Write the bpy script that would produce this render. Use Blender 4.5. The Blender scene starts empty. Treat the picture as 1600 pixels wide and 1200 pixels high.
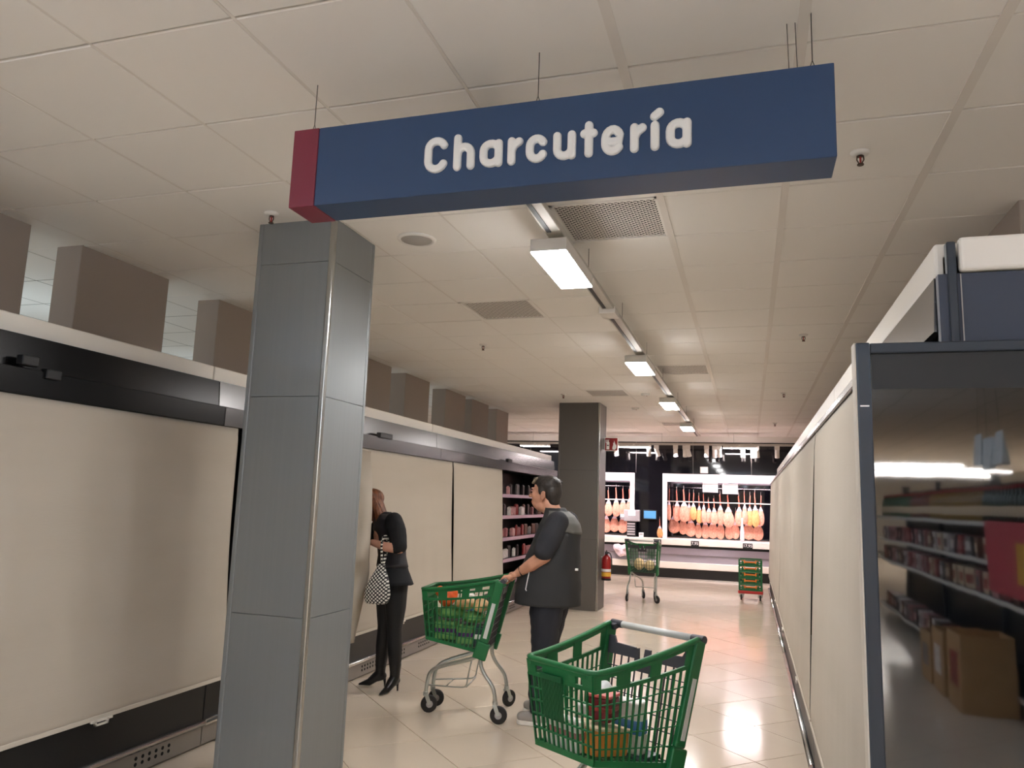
import bpy, bmesh, math, random
import numpy as np
from mathutils import Vector, Matrix, noise
random.seed(7)
SC = bpy.context.scene
COL = SC.collection
PI = math.pi
# ------------------------------------------------------------------ camera
F_PX, YAW, PITCH, ROLL, CAM_Z, CEIL_H = 1190.448, 0.303807, 0.151496, 0.033422, 1.60, 3.148
_cy, _sy, _cp, _sp = math.cos(YAW), math.sin(YAW), math.cos(PITCH), math.sin(PITCH)
_f = Vector((-_sy*_cp, _cy*_cp, _sp)); _r0 = Vector((_cy, _sy, 0)); _u0 = _r0.cross(_f)
_r = _r0*math.cos(ROLL)+_u0*math.sin(ROLL); _u = _u0*math.cos(ROLL)-_r0*math.sin(ROLL)
cam_d = bpy.data.cameras.new('camera'); cam = bpy.data.objects.new('camera', cam_d); COL.objects.link(cam)
cam.matrix_world = Matrix(((_r.x, _u.x, -_f.x, 0), (_r.y, _u.y, -_f.y, 0), (_r.z, _u.z, -_f.z, CAM_Z), (0, 0, 0, 1)))
cam_d.sensor_width = 36; cam_d.lens = F_PX/1600*36; cam_d.clip_start = 0.02; cam_d.clip_end = 200
SC.camera = cam
# ------------------------------------------------------------------ world, exposure
w = bpy.data.worlds.new('world'); SC.world = w; w.use_nodes = True
w.node_tree.nodes['Background'].inputs[0].default_value = (.9, .93, 1, 1)
w.node_tree.nodes['Background'].inputs[1].default_value = .3
SC.view_settings.view_transform = 'Standard'; SC.view_settings.look = 'None'
SC.view_settings.exposure = EXPOSURE = 0.95; SC.view_settings.gamma = 1; SC.view_settings.use_curve_mapping = False
SC.cycles.use_denoising = True
SC.cycles.max_bounces = 10; SC.cycles.diffuse_bounces = 8; SC.cycles.glossy_bounces = 4
SC.cycles.sample_clamp_indirect = 6; SC.cycles.caustics_reflective = False; SC.cycles.caustics_refractive = False
WARM = (1.0, .98, .97); COOL = (.78, .97, 1.08); PINK = (1.0, .78, .86)
L_FILL = 26  # strength of the unseen fill tubes added behind the camera
L_PANEL, L_BACKROW, L_HALL, L_COOL, L_ALCOVE, L_SPOT = 53, 66, 60, 7, 20, 9
# ------------------------------------------------------------------ helpers
def lin(c): return tuple(((v/255/12.92) if v/255 <= .04045 else ((v/255+.055)/1.055)**2.4) for v in c)
_M = {}
def M(name, rgb, rough=.5, metal=0, var=None, bump=None, emit=None, ior=None, alpha=None, stretch=None, spec=None):
    m = bpy.data.materials.new(name); m.use_nodes = True; nt = m.node_tree; b = nt.nodes['Principled BSDF']
    c = lin(rgb); b.inputs['Base Color'].default_value = (*c, 1)
    b.inputs['Roughness'].default_value = rough; b.inputs['Metallic'].default_value = metal
    if ior: b.inputs['IOR'].default_value = ior
    if spec is not None: b.inputs['Specular IOR Level'].default_value = spec
    if var or bump:
        tc = nt.nodes.new('ShaderNodeTexCoord'); mp = nt.nodes.new('ShaderNodeMapping')
        nt.links.new(tc.outputs['Object'], mp.inputs[0])
        if stretch: mp.inputs['Scale'].default_value = stretch
    if var:
        sc, am = var[:2]; n = nt.nodes.new('ShaderNodeTexNoise'); n.inputs['Scale'].default_value = sc; n.inputs['Detail'].default_value = 4
        nt.links.new(mp.outputs[0], n.inputs['Vector'])
        rp = nt.nodes.new('ShaderNodeValToRGB'); c2 = lin(var[2]) if len(var) > 2 else None
        lo = c2 if c2 else tuple(max(0, v*(1-am)) for v in c); hi = c if c2 else tuple(min(1, v*(1+am)) for v in c)
        rp.color_ramp.elements[0].position = .3; rp.color_ramp.elements[1].position = .7
        rp.color_ramp.elements[0].color = (*lo, 1); rp.color_ramp.elements[1].color = (*hi, 1)
        nt.links.new(n.outputs[0], rp.inputs[0]); nt.links.new(rp.outputs[0], b.inputs['Base Color'])
    if bump:
        n2 = nt.nodes.new('ShaderNodeTexNoise'); n2.inputs['Scale'].default_value = bump[0]; n2.inputs['Detail'].default_value = 3
        nt.links.new(mp.outputs[0], n2.inputs['Vector'])
        bp = nt.nodes.new('ShaderNodeBump'); bp.inputs['Strength'].default_value = bump[1]; bp.inputs['Distance'].default_value = bump[2] if len(bump) > 2 else .005
        nt.links.new(n2.outputs[0], bp.inputs['Height']); nt.links.new(bp.outputs[0], b.inputs['Normal'])
    if emit:
        b.inputs['Emission Color'].default_value = (*emit[0], 1); b.inputs['Emission Strength'].default_value = emit[1]
    if alpha is not None: b.inputs['Alpha'].default_value = alpha
    _M[name] = m
    return m
class MB:
    def __init__(s): s.v = []; s.f = []; s.uv = None
    def add(s, vs, fs):
        o = len(s.v); s.v += [tuple(v) for v in vs]; s.f += [tuple(i+o for i in f) for f in fs]; return s
    def box(s, x0, x1, y0, y1, z0, z1):
        return s.add([(x0,y0,z0),(x1,y0,z0),(x1,y1,z0),(x0,y1,z0),(x0,y0,z1),(x1,y0,z1),(x1,y1,z1),(x0,y1,z1)],
                     [(0,3,2,1),(4,5,6,7),(0,1,5,4),(1,2,6,5),(2,3,7,6),(3,0,4,7)])
    def bar(s, p, q, a, b, up=(0,0,1)):           # box section bar from p to q, half sizes a (side) and b (up)
        p, q = Vector(p), Vector(q); d = (q-p).normalized(); up = Vector(up)
        sd = d.cross(up)
        if sd.length < 1e-4: sd = d.cross(Vector((1,0,0)))
        sd.normalize(); u = sd.cross(d)
        return s.add([p-sd*a-u*b, p+sd*a-u*b, p+sd*a+u*b, p-sd*a+u*b, q-sd*a-u*b, q+sd*a-u*b, q+sd*a+u*b, q-sd*a+u*b],
                     [(0,1,2,3),(7,6,5,4),(4,5,1,0),(5,6,2,1),(6,7,3,2),(7,4,0,3)])
    def prism(s, poly, y0, y1):                     # polygon in (x,z) extruded along y
        n = len(poly)
        return s.add([(x,y0,z) for x,z in poly]+[(x,y1,z) for x,z in poly],
                     [tuple(range(n)), tuple(range(2*n-1, n-1, -1))]+[((i+1)%n, i, i+n, (i+1)%n+n) for i in range(n)])
    def tube(s, path, r, n=8, closed=False, sq=1.0):
        P = [Vector(p) for p in path]; k = len(P); rs = r if isinstance(r, (list, tuple)) else [r]*k
        T = []
        for i in range(k):
            a = P[(i-1) % k] if (closed or i > 0) else P[i]; b = P[(i+1) % k] if (closed or i < k-1) else P[i]
            T.append((b-a).normalized())
        ref = Vector((0,0,1)) if abs(T[0].z) < .9 else Vector((1,0,0))
        nrm = (ref - T[0]*ref.dot(T[0])).normalized(); vs = []
        for i in range(k):
            nrm = (nrm - T[i]*nrm.dot(T[i])).normalized(); bn = T[i].cross(nrm)
            for j in range(n):
                a = 2*PI*j/n; vs.append(P[i]+nrm*math.cos(a)*rs[i]*sq+bn*math.sin(a)*rs[i])
        fs = []
        for i in range(k if closed else k-1):
            for j in range(n):
                a, b = i*n+j, i*n+(j+1) % n; c, d = ((i+1) % k)*n+(j+1) % n, ((i+1) % k)*n+j
                fs.append((a, b, c, d))
        if not closed: fs += [tuple(range(n-1, -1, -1)), tuple(range((k-1)*n, k*n))]
        return s.add(vs, fs)
    def lathe(s, prof, n=20, c=(0,0,0), axis='z'):  # prof: (r, h)
        vs = []; fs = []; k = len(prof)
        for r, h in prof:
            for j in range(n):
                a = 2*PI*j/n; x, y = r*math.cos(a), r*math.sin(a)
                v = (x, y, h) if axis == 'z' else ((h, x, y) if axis == 'x' else (y, h, x))
                vs.append((v[0]+c[0], v[1]+c[1], v[2]+c[2]))
        for i in range(k-1):
            for j in range(n): fs.append((i*n+j, i*n+(j+1) % n, (i+1)*n+(j+1) % n, (i+1)*n+j))
        fs += [tuple(range(n-1, -1, -1)), tuple(range((k-1)*n, k*n))]
        return s.add(vs, fs)
    def rings(s, rings, n=16):                      # rings: list of lists of n points
        vs = [p for r in rings for p in r]; k = len(rings); fs = []
        for i in range(k-1):
            for j in range(n): fs.append((i*n+j, i*n+(j+1) % n, (i+1)*n+(j+1) % n, (i+1)*n+j))
        fs += [tuple(range(n-1, -1, -1)), tuple(range((k-1)*n, k*n))]
        return s.add(vs, fs)
    def build(s, name, mat, parent=None, smooth=False, bevel=None, solid=None):
        me = bpy.data.meshes.new(name); me.from_pydata([tuple(v) for v in s.v], [], s.f); me.validate()
        bm = bmesh.new(); bm.from_mesh(me); bmesh.ops.recalc_face_normals(bm, faces=bm.faces); bm.to_mesh(me); bm.free()
        if mat: me.materials.append(mat)
        if smooth:
            for p in me.polygons: p.use_smooth = True
        o = bpy.data.objects.new(name, me); COL.objects.link(o)
        if parent: o.parent = parent
        if solid:
            md = o.modifiers.new('solid', 'SOLIDIFY'); md.thickness = solid; md.offset = 0
        if bevel:
            md = o.modifiers.new('bevel', 'BEVEL'); md.width = bevel[0]; md.segments = bevel[1]; md.limit_method = 'ANGLE'; md.angle_limit = .6
        return o
def tag(o, label=None, cat=None, group=None, kind=None):
    if label: o['label'] = label
    if cat: o['category'] = cat
    if group: o['group'] = group
    if kind: o['kind'] = kind
    return o
def thing(name, label, cat, loc=(0,0,0), rz=0, group=None):
    o = bpy.data.objects.new(name, None); COL.objects.link(o); o.location = loc; o.rotation_euler = (0,0,rz); o.empty_display_size = .1
    return tag(o, label, cat, group)
def copy_tree(o, parent=None):
    c = o.copy(); COL.objects.link(c); c.parent = parent
    for ch in [k for k in o.children]: copy_tree(ch, c)
    return c
ORD = 'first second third fourth fifth sixth seventh eighth ninth tenth eleventh twelfth thirteenth fourteenth fifteenth sixteenth seventeenth eighteenth nineteenth twentieth'.split()
def smooth_path(pts, it=2):
    P = [Vector(p) for p in pts]
    for _ in range(it):
        Q = [P[0]]
        for a, b in zip(P[:-1], P[1:]): Q += [a*.75+b*.25, a*.25+b*.75]
        P = Q+[P[-1]]
    return P
# blobs: overlapping capsules and ellipsoids fused into one continuous skin
class Blob:
    def __init__(s): s.m = MB()
    def cap(s, p, q, r0, r1=None, sq=1.0):
        r1 = r0 if r1 is None else r1; p, q = Vector(p), Vector(q); d = (q-p); L = d.length
        if L < 1e-5: d = Vector((0,0,1)); L = 1e-5
        path, rs = [], []
        dn = d/L
        for k in range(5):
            a = PI/2*(1-k/4*.98); path.append(p-dn*r0*math.sin(a)); rs.append(max(.0006, r0*math.cos(a)))
        for k in range(1, 4): path.append(p+d*k/4); rs.append(r0+(r1-r0)*k/4)
        for k in range(5):
            a = PI/2*(.02+k/4*.98); path.append(q+dn*r1*math.sin(a)); rs.append(max(.0006, r1*math.cos(a)))
        s.m.tube(path, rs, 14, sq=sq); return s
    def chain(s, pts, rs):
        for i in range(len(pts)-1): s.cap(pts[i], pts[i+1], rs[i], rs[i+1])
        return s
    def ell(s, c, r, rot=None):
        vs = []; n, k = 18, 11
        R = rot or Matrix.Identity(3); c = Vector(c); R0 = []
        for i in range(k):
            a = -PI/2+PI*(i/(k-1)*.98+.01); ring = []
            for j in range(n):
                b = 2*PI*j/n; ring.append(c+R @ Vector((r[0]*math.cos(a)*math.cos(b), r[1]*math.cos(a)*math.sin(b), r[2]*math.sin(a))))
            R0.append(ring)
        s.m.rings(R0, n); return s
    def build(s, name, mat, parent, voxel=.008, smooth=6, disp=None):
        o = s.m.build('tmp', None); md = o.modifiers.new('r', 'REMESH'); md.mode = 'VOXEL'; md.voxel_size = voxel; md.use_smooth_shade = True
        if smooth:
            sm = o.modifiers.new('s', 'SMOOTH'); sm.factor = .5; sm.iterations = smooth
        dg = bpy.context.evaluated_depsgraph_get(); dg.update()
        me = bpy.data.meshes.new_from_object(o.evaluated_get(dg)); bpy.data.objects.remove(o)
        me.name = name; me.materials.clear(); me.materials.append(mat)
        if disp:
            for v in me.vertices: v.co = disp(v.co.copy())
        for p in me.polygons: p.use_smooth = True
        ob = bpy.data.objects.new(name, me); COL.objects.link(ob); ob.parent = parent
        return ob
# ------------------------------------------------------------------ materials
m_ceil = M('ceiling_tile', (238,235,230), .9, bump=(60,.15,.002))
m_bar = M('ceiling_bar', (226,221,214), .6)
m_plenum = M('ceiling_backing', (120,114,106), .9)
m_floor = M('floor_tile', (218,203,184), .13, var=(.9,.035), bump=(6,.03,.003))
m_joint = M('floor_joint', (112,98,86), .7)
m_pier = M('painted_pier', (160,148,138), .8)
m_piercool = M('painted_wall', (215,214,210), .85)
m_black_gloss = M('black_gloss_wall', (14,14,20), .05, ior=1.6)
m_colpanel = M('brushed_grey_panel', (134,138,140), .36, .4, var=(2,.02), stretch=(30,30,.4))
m_colfar = M('dark_grey_panel', (104,101,97), .4, .4)
m_coltrim = M('bright_corner_trim', (170,170,166), .25, .9)
m_black = M('black_enamel', (17,17,18), .4)
m_blackpl = M('black_plastic', (22,22,23), .45)
m_canopy = M('dark_satin_metal', (104,102,102), .24, .85)
m_canopy_dark = M('canopy_metal_dark_reflection', (34,33,33), .26, .6)  # canopy metal with the near unit's dark reflection put into its colour
m_white = M('white_enamel', (232,226,216), .35)
m_kick = M('kick_plate_steel', (150,146,142), .35, .7)
m_steel = M('polished_steel', (205,205,203), .2, 1)
m_dark = M('dark_recess', (10,10,11), .8)
m_cloth = M('night_curtain_fabric', (192,183,170), .85, var=(3,.05,(184,175,161)), bump=(120,.25,.002), stretch=(1,.15,1))
m_hem = M('curtain_hem', (205,197,184), .6)
m_blue = M('sign_navy', (40,66,102), .42)
m_red = M('sign_wine_red', (116,34,54), .42)
m_letter = M('letter_white', (236,236,234), .4)
m_wire = M('thin_wire', (70,68,66), .5, .6)
m_frame = M('dark_blue_grey_frame', (52,58,66), .35, .3)
m_glassdark = M('dark_end_glass', (9,10,11), .03, ior=1.95, bump=(5,.035,.01), stretch=(1,1,.3))
m_panelblue = M('dark_end_panel', (50,57,72), .5)
m_led = M('led_panel_warm', (255,250,240), .5, emit=(WARM, L_PANEL))
m_fill = M('fill_tube_neutral', (255,250,240), .5, emit=((.85,1.0,1.24), L_FILL))  # glow of the added fill tubes behind the camera
m_ledb = M('led_panel_back', (255,250,240), .5, emit=((1,.86,.88), L_BACKROW))
m_ledh = M('led_panel_hall', (255,250,240), .5, emit=((1,.95,.9), L_HALL))
m_ledc = M('led_panel_cool', (255,250,240), .5, emit=(COOL, L_COOL))
m_ledp = M('alcove_lamp', (255,240,245), .5, emit=(PINK, L_ALCOVE))
m_housing = M('white_housing', (225,222,216), .4)
m_track = M('track_grey', (196,192,184), .45, .2)
m_green = M('green_plastic', (18,102,54), .42, var=(4,.06))
m_greend = M('dark_green_plastic', (14,86,46), .5)
m_grey = M('charcoal_plastic', (60,60,66), .5)
m_handle = M('pale_grey_handle', (206,208,206), .4)
m_zinc = M('zinc_tube', (190,195,192), .28, .9)
m_rubber = M('black_rubber', (28,26,26), .6)
m_skin = M('skin', (205,150,124), .55, var=(18,.06))
m_skin2 = M('skin_fair', (204,152,130), .55, var=(18,.05))
m_hair = M('dark_brown_hair', (48,42,38), .55, var=(60,.35), bump=(90,.5,.004), stretch=(1,1,.35))
m_hairtip = M('greying_hair', (128,116,98), .6, var=(60,.3), bump=(90,.5,.004))
m_hairw = M('auburn_hair', (150,92,58), .5, var=(50,.4,(70,40,28)), bump=(80,.6,.004), stretch=(1,1,.2))
m_tee = M('navy_cotton', (40,41,47), .85, bump=(50,.2,.003))
m_vest = M('charcoal_vest', (44,45,47), .75, bump=(14,.3,.006))
m_yoke = M('grey_vest_yoke', (98,98,94), .7, bump=(16,.25,.005))
m_trouser = M('dark_trousers', (34,36,44), .85, bump=(22,.3,.005))
m_shoe = M('grey_shoe', (158,152,146), .6)
m_sole = M('white_sole', (226,221,214), .6)
m_wblack = M('black_knit', (14,15,19), .85, bump=(40,.3,.004))
m_wvest = M('black_vest', (40,38,42), .7, bump=(18,.3,.005))
m_legging = M('black_leggings', (20,20,22), .6)
m_leather = M('black_leather', (18,17,18), .3)
m_redext = M('extinguisher_red', (150,24,26), .3)
m_yellow = M('yellow_label', (226,176,60), .6)
m_paper = M('white_paper', (240,238,236), .6)
m_orange = M('orange_plastic', (222,128,42), .45)
m_reddolly = M('red_dolly', (186,44,40), .45)
m_ham = M('cured_ham', (228,172,148), .5, var=(14,.3,(196,120,100)), bump=(22,.5,.01))
m_hamy = M('golden_ham', (226,172,112), .45, var=(12,.3,(202,134,84)), bump=(20,.4,.01))
m_shank = M('ham_shank', (206,124,104), .55, var=(20,.3,(160,84,70)))
m_fat = M('ham_collar', (226,206,214), .6, var=(30,.2))
m_grey2 = M('scale_grey', (170,166,168), .4, .1)
m_lav = M('steel_lavender_reflection', (188,178,196), .3, .2)  # steel of the counter slope, its lavender reflection put into the base colour
m_screen = M('lit_white_screen', (240,240,245), .3, emit=((.95,.95,1), 1.1))
m_bscreen = M('lit_blue_screen', (60,110,150), .3, emit=((.12,.32,.55), .45))
m_rail = M('lavender_price_rail', (190,160,178), .4)
def pack(name, rgb, rough=.45, var=None): return M(name, rgb, rough, var=var or (16,.25))
m_packs = [pack('pack_pink',(206,150,150)), pack('pack_red',(150,42,42)), pack('pack_white',(226,216,212)), pack('pack_brown',(112,70,58)),
           pack('pack_rose',(176,110,112)), pack('pack_dark',(54,40,42)), pack('pack_cream',(222,200,170)), pack('pack_grey',(120,112,112))]
# ------------------------------------------------------------------ floor (45 degree 60 cm tiles) and ceiling
floor = MB().box(-9.2, 9.2, -31, 19, -.12, -.009).build('floor', m_joint); tag(floor, 'glossy beige tiled floor laid diagonally', kind='structure')
def tile_mesh(name, h, t, b, mat, z0, z1):
    m = MB(); q = h-b
    lo, hi = (z0, z1)
    m.add([(-h,-h,lo),(h,-h,lo),(h,h,lo),(-h,h,lo),(-h,-h,t),(h,-h,t),(h,h,t),(-h,h,t),(-q,-q,hi),(q,-q,hi),(q,q,hi),(-q,q,hi)],
          [(3,2,1,0),(0,1,5,4),(1,2,6,5),(2,3,7,6),(3,0,4,7),(4,5,9,8),(5,6,10,9),(6,7,11,10),(7,4,8,11),(8,9,10,11)])
    o = m.build(name, mat); return o
tp = tile_mesh('floor_tile', .2976, -.0012, .0015, m_floor, -.009, 0)
rest = MB(); nt_ = 0; near = []
D = .6*math.sqrt(2)
for a in range(-60, 60):
    for b in range(-60, 60):
        sxy = 2.89+D*(a+.5); dxy = 5.41+D*(b+.5); x, y = (sxy-dxy)/2, (sxy+dxy)/2
        if not (-9 < x < 9 and -30.5 < y < 18.6): continue
        if -3.9 < x < .75 and 3.4 < y < 17.9: near.append((x, y))
        else:
            h = .2985*math.sqrt(2)
            rest.add([(x-h,y,0),(x,y-h,0),(x+h,y,0),(x,y+h,0)], [(0,1,2,3)])
near.sort(key=lambda p: p[1])
for i, (x, y) in enumerate(near[:300]):
    o = tp if i == 0 else tp.copy()
    if i: COL.objects.link(o)
    o.parent = floor; o.location = (x, y, random.uniform(-.0004, .0004)); o.rotation_euler = (0, 0, PI/4)
for x, y in near[300:]:
    h = .2985*math.sqrt(2); rest.add([(x-h,y,0),(x,y-h,0),(x+h,y,0),(x,y+h,0)], [(0,1,2,3)])
tag(rest.build('floor_tiles', m_floor, floor), kind='stuff')
GX, GY, T6 = -2.2135, 1.9256, .6
VENTS = {(2,3), (0,6), (2,11), (0,14), (1,21)}
ceil = MB().box(-9.2, 9.2, -31, 19, CEIL_H+.02, CEIL_H+.15).build('ceiling', m_plenum); tag(ceil, 'white suspended tile ceiling', kind='structure')
ct = MB(); h = .2955; ct.add([(-h,-h,.018),(h,-h,.018),(h,h,.018),(-h,h,.018),(-h,-h,.004),(h,-h,.004),(h,h,.004),(-h,h,.004),(-h+.004,-h+.004,0),(h-.004,-h+.004,0),(h-.004,h-.004,0),(-h+.004,h-.004,0)],
   [(0,1,2,3),(0,4,5,1),(1,5,6,2),(2,6,7,3),(3,7,4,0),(4,8,9,5),(5,9,10,6),(6,10,11,7),(7,11,8,4),(8,11,10,9)])
cp0 = ct.build('ceiling_tile', m_ceil); crest = MB(); first = True
for c in range(-13, 19):
    for r in range(-56, 29):
        if (c, r) in VENTS: continue
        x, y = GX+T6*(c+.5), GY+T6*(r+.5)
        if -4 <= c <= 5 and -2 <= r <= 26:
            o = cp0 if first else cp0.copy()
            if not first: COL.objects.link(o)
            first = False; o.parent = ceil; o.location = (x, y, CEIL_H+random.uniform(0, .002)); o.rotation_euler = (random.uniform(-.0025,.0025), random.uniform(-.0025,.0025), 0)
        elif -9 < x < 9 and -30.7 < y < 18.7:
            z = CEIL_H; crest.add([(x-h,y-h,z),(x+h,y-h,z),(x+h,y+h,z),(x-h,y+h,z)], [(0,3,2,1)])
tag(crest.build('ceiling_tiles', m_ceil, ceil), kind='stuff')
for c in range(-4, 8):
    x = GX+T6*c; hw = .018 if c >= 3 else .006
    MB().box(x-hw, x+hw, .2, 18.6, CEIL_H-(.003 if c >= 3 else -.002), CEIL_H+.02).build('ceiling_bar', m_bar, ceil)
# ------------------------------------------------------------------ outer walls, piers above the cabinets
tag(MB().box(-9.2,-9.0,-31,19,0,CEIL_H).build('wall_left', m_piercool), 'pale wall of the neighbouring sales area', kind='structure')
tag(MB().box(9.0,9.2,-31,19,0,CEIL_H).build('wall_right', m_piercool), 'plain far wall to the right', kind='structure')
tag(MB().box(-9.2,9.2,-31,-30.8,0,CEIL_H).build('wall_front', m_piercool), 'plain far wall behind the viewpoint', kind='structure')
wl = MB().box(-4.32,-4.13,-1,13.02,0,2.40).build('wall_middle', m_pier); tag(wl, 'low partition wall behind the left chillers carrying beige piers', kind='structure')
for a, b in ((-.1,.75),(1.2,2.05),(2.5,3.35),(3.72,4.51),(5.08,5.9),(6.3,7.1),(7.45,8.27),(8.68,9.44),(10.03,10.83),(11.12,11.92),(12.36,13.02)):
    MB().box(-4.34,-4.13,a,b,2.40,CEIL_H+.01).build('pier', m_pier, wl, bevel=(.004,1))
wr = MB().box(1.34,1.5,2.3,16.5,0,2.30).build('wall_inner', m_pier); tag(wr, 'low partition wall behind the right chillers carrying beige piers', kind='structure')
for a in (4.15,5.5,6.85,8.2,9.55,10.9,12.25,13.6):
    MB().box(1.29,1.5,a,a+.95,2.30,CEIL_H+.01).build('pier', m_pier, wr, bevel=(.004,1))
# black glossy back wall with two openings
YB = 17.62
bw = MB()
for x0, x1, z0, z1 in ((-9,9,2.31,CEIL_H+.01),(-2.5,-1.87,0,2.31),(-9,-4.3,0,2.31),(1.4,9,0,2.31),(-4.3,-2.5,0,.8),(-1.87,1.4,0,.8)): bw.box(x0,x1,YB,YB+.12,z0,z1)
bw.box(-4.35,1.45,18.3,18.36,.5,2.6)
bwall = bw.build('wall_back', m_black_gloss); tag(bwall, 'glossy black back wall with two lit recesses for hams', kind='structure')
for x in (-6.2,-5.0,-3.85,-2.475,-1.2,.05): MB().box(x-.004,x+.004,YB-.004,YB+.01,2.32,CEIL_H).build('panel_joint', m_kick, bwall)
tag(MB().box(-9,9,YB-.10,YB-.002,3.03,CEIL_H+.01).build('trim_1', m_housing), 'white strip along the top of the black back wall', kind='structure')
# ------------------------------------------------------------------ clad columns
def column(x0, x1, y0, y1, label, seams, mc=None):
    mc = mc or m_colpanel
    core = MB().box(x0+.012,x1-.012,y0+.012,y1-.012,0,CEIL_H+.01).build('column', m_dark); tag(core, label, kind='structure')
    zs = [0.0]+seams+[CEIL_H+.005]; t = .028
    for a, b in zip(zs[:-1], zs[1:]):
        a2, b2 = a+.0015, b-.0015
        for bx in ((x0+t,x1-t,y0,y0+.014),(x1-.014,x1,y0+t,y1-t),(x0,x0+.014,y0+t,y1-t),(x0+t,x1-t,y1-.014,y1)):
            MB().box(*bx, a2, b2).build('clad_panel', mc, core)
    for cx, cy in ((x0,y0),(x1,y0),(x0,y1),(x1,y1)):
        sx = 1 if cx == x0 else -1; sy = 1 if cy == y0 else -1
        xs = sorted((cx-sx*.003, cx+sx*t)); ys = sorted((cy-sy*.003, cy+sy*t))
        MB().box(*xs, *ys, 0, CEIL_H+.004).build('corner_trim', m_coltrim if (sx,sy)==(-1,1) else mc, core, bevel=(.006,2))
    return core
column(-2.72,-2.222,3.64,4.12,'near square column clad in grey metal panels below the hanging sign',[.95,2.13,2.9])
column(-2.85,-2.20,11.64,12.18,'far square column clad in dark grey metal beside the fire extinguisher',[1.05,2.1],m_colfar)
# ------------------------------------------------------------------ chillers (refrigerated wall cabinets)
MIR = lambda x: -2.99-x
def chiller(side, y0, y1, label, open_from=None, open_to=None, slots=True, mc=None):
    mc = mc or m_canopy; tp = 2.44 if side == 'L' else 2.345; hb = .102 if side == 'L' else .095; cx = 0 if side == 'L' else -.008
    g = (lambda x: x) if side == 'L' else MIR
    t = thing('refrigerated_cabinet', label, 'refrigerator', (g(-3.7), (y0+y1)/2, 0))
    ox, oy = g(-3.7), (y0+y1)/2
    def B(m, name, mat, par=t, **k):
        m.v = [(g(x)-ox, y-oy, z) for x, y, z in m.v]; return m.build(name, mat, par, **k)
    a, b = y0+.004, y1-.004
    m = MB().box(-4.10,-3.36,a,b,.02,.36).box(-4.10,-4.02,a,b,.36,tp-.04).box(-4.02,-3.51,a,b,2.06,tp-.04)
    m.box(-4.02,-3.44,a,a+.03,.36,2.06).box(-4.02,-3.44,b-.03,b,.36,2.06); B(m, 'body', m_black)
    B(MB().prism([(-3.36,.16),(-3.325,.16),(-3.322,.385),(-3.36,.385)],a,b), 'lower_front', m_black, bevel=(.004,2))
    k = B(MB().box(-3.35,-3.325,a,b,.012,.135), 'kick_plate', m_kick)
    B(MB().tube([(-3.312,a,.148),(-3.312,b,.148)], .02, 10), 'bumper_rail', m_steel, smooth=True)
    if slots:
        s = MB(); yy = a+.25
        while yy < b-.3:
            for i in range(6):
                for dz in (.058,.09): s.lathe([(.011,-.0015),(.011,.0015),(.008,.003)], 8, (-3.325, yy+i*.052, dz), 'x')
            yy += .62
        tag(B(s, 'vent_holes', m_dark, k), kind='stuff')
    zc = 2.160 if side == 'L' else 2.092
    B(MB().box(-3.47,-3.362,a+(.32 if y0==2.285 else 0),b,2.03+(.03 if side=='R' else 0),zc), 'canopy_lower', mc, bevel=(.004,2))
    n = 2; dy = (b-a)/n
    for i in range(n):
        B(MB().prism([(-3.505,zc+.003),((-3.418 if side=='L' else -3.480),zc+.003),((-3.430 if side=='L' else -3.486),tp-hb-.004),(-3.505,tp-hb-.004)],a+dy*i+.001,a+dy*(i+1)-.001), 'canopy_panel', mc)
    B(MB().box(-3.80,-3.482+cx,a,b,tp-hb,tp), 'cornice', m_white, bevel=(.008,2))
    if open_from:
        for z in (.42,.745,1.055,1.375,1.685):
            sh = B(MB().box(-4.0,-3.43,open_from,open_to,z-.03,z), 'shelf', m_black)
            B(MB().prism([(-3.43,z-.045),(-3.415,z-.045),(-3.42,z+.004),(-3.43,z+.004)],open_from,open_to), 'price_rail', m_rail, sh)
        B(MB().box(-4.0,-3.44,open_from-.03,open_from,.38,2.03), 'partition', m_black)
    def box_at(y, z, w, name='control_box'):
        o = B(MB().box(-3.39,-3.345,y,y+w,z,z+.05), name, m_blackpl, bevel=(.006,2)); return o
    return t, box_at
cA, bA = chiller('L',.4,4.30,'black multideck refrigerator nearest the viewpoint on the left wall, left of the near column', mc=m_canopy_dark)
cB, bB = chiller('L',4.30,8.10,'multideck refrigerator behind the near column where the woman leans in')
cC, bC = chiller('L',8.10,13.70,'far left multideck refrigerator partly open with packs on shelves',10.47,13.6)
bA(2.76,2.172,.09); bA(2.90,2.125,.09); bB(6.55,2.15,.26); bC(10.62,2.15,.2)
cD, bD = chiller('R',2.285,4.95,'right row refrigerator right behind the dark glass end panel')
cE, bE = chiller('R',4.95,8.55,'second refrigerator of the right row counted from the glass end panel')
cF, bF = chiller('R',8.55,12.2,'third refrigerator of the right row counted from the glass end panel')
cG, bG = chiller('R',12.2,15.2,'last refrigerator of the right row beside the stacked green crates')
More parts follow.
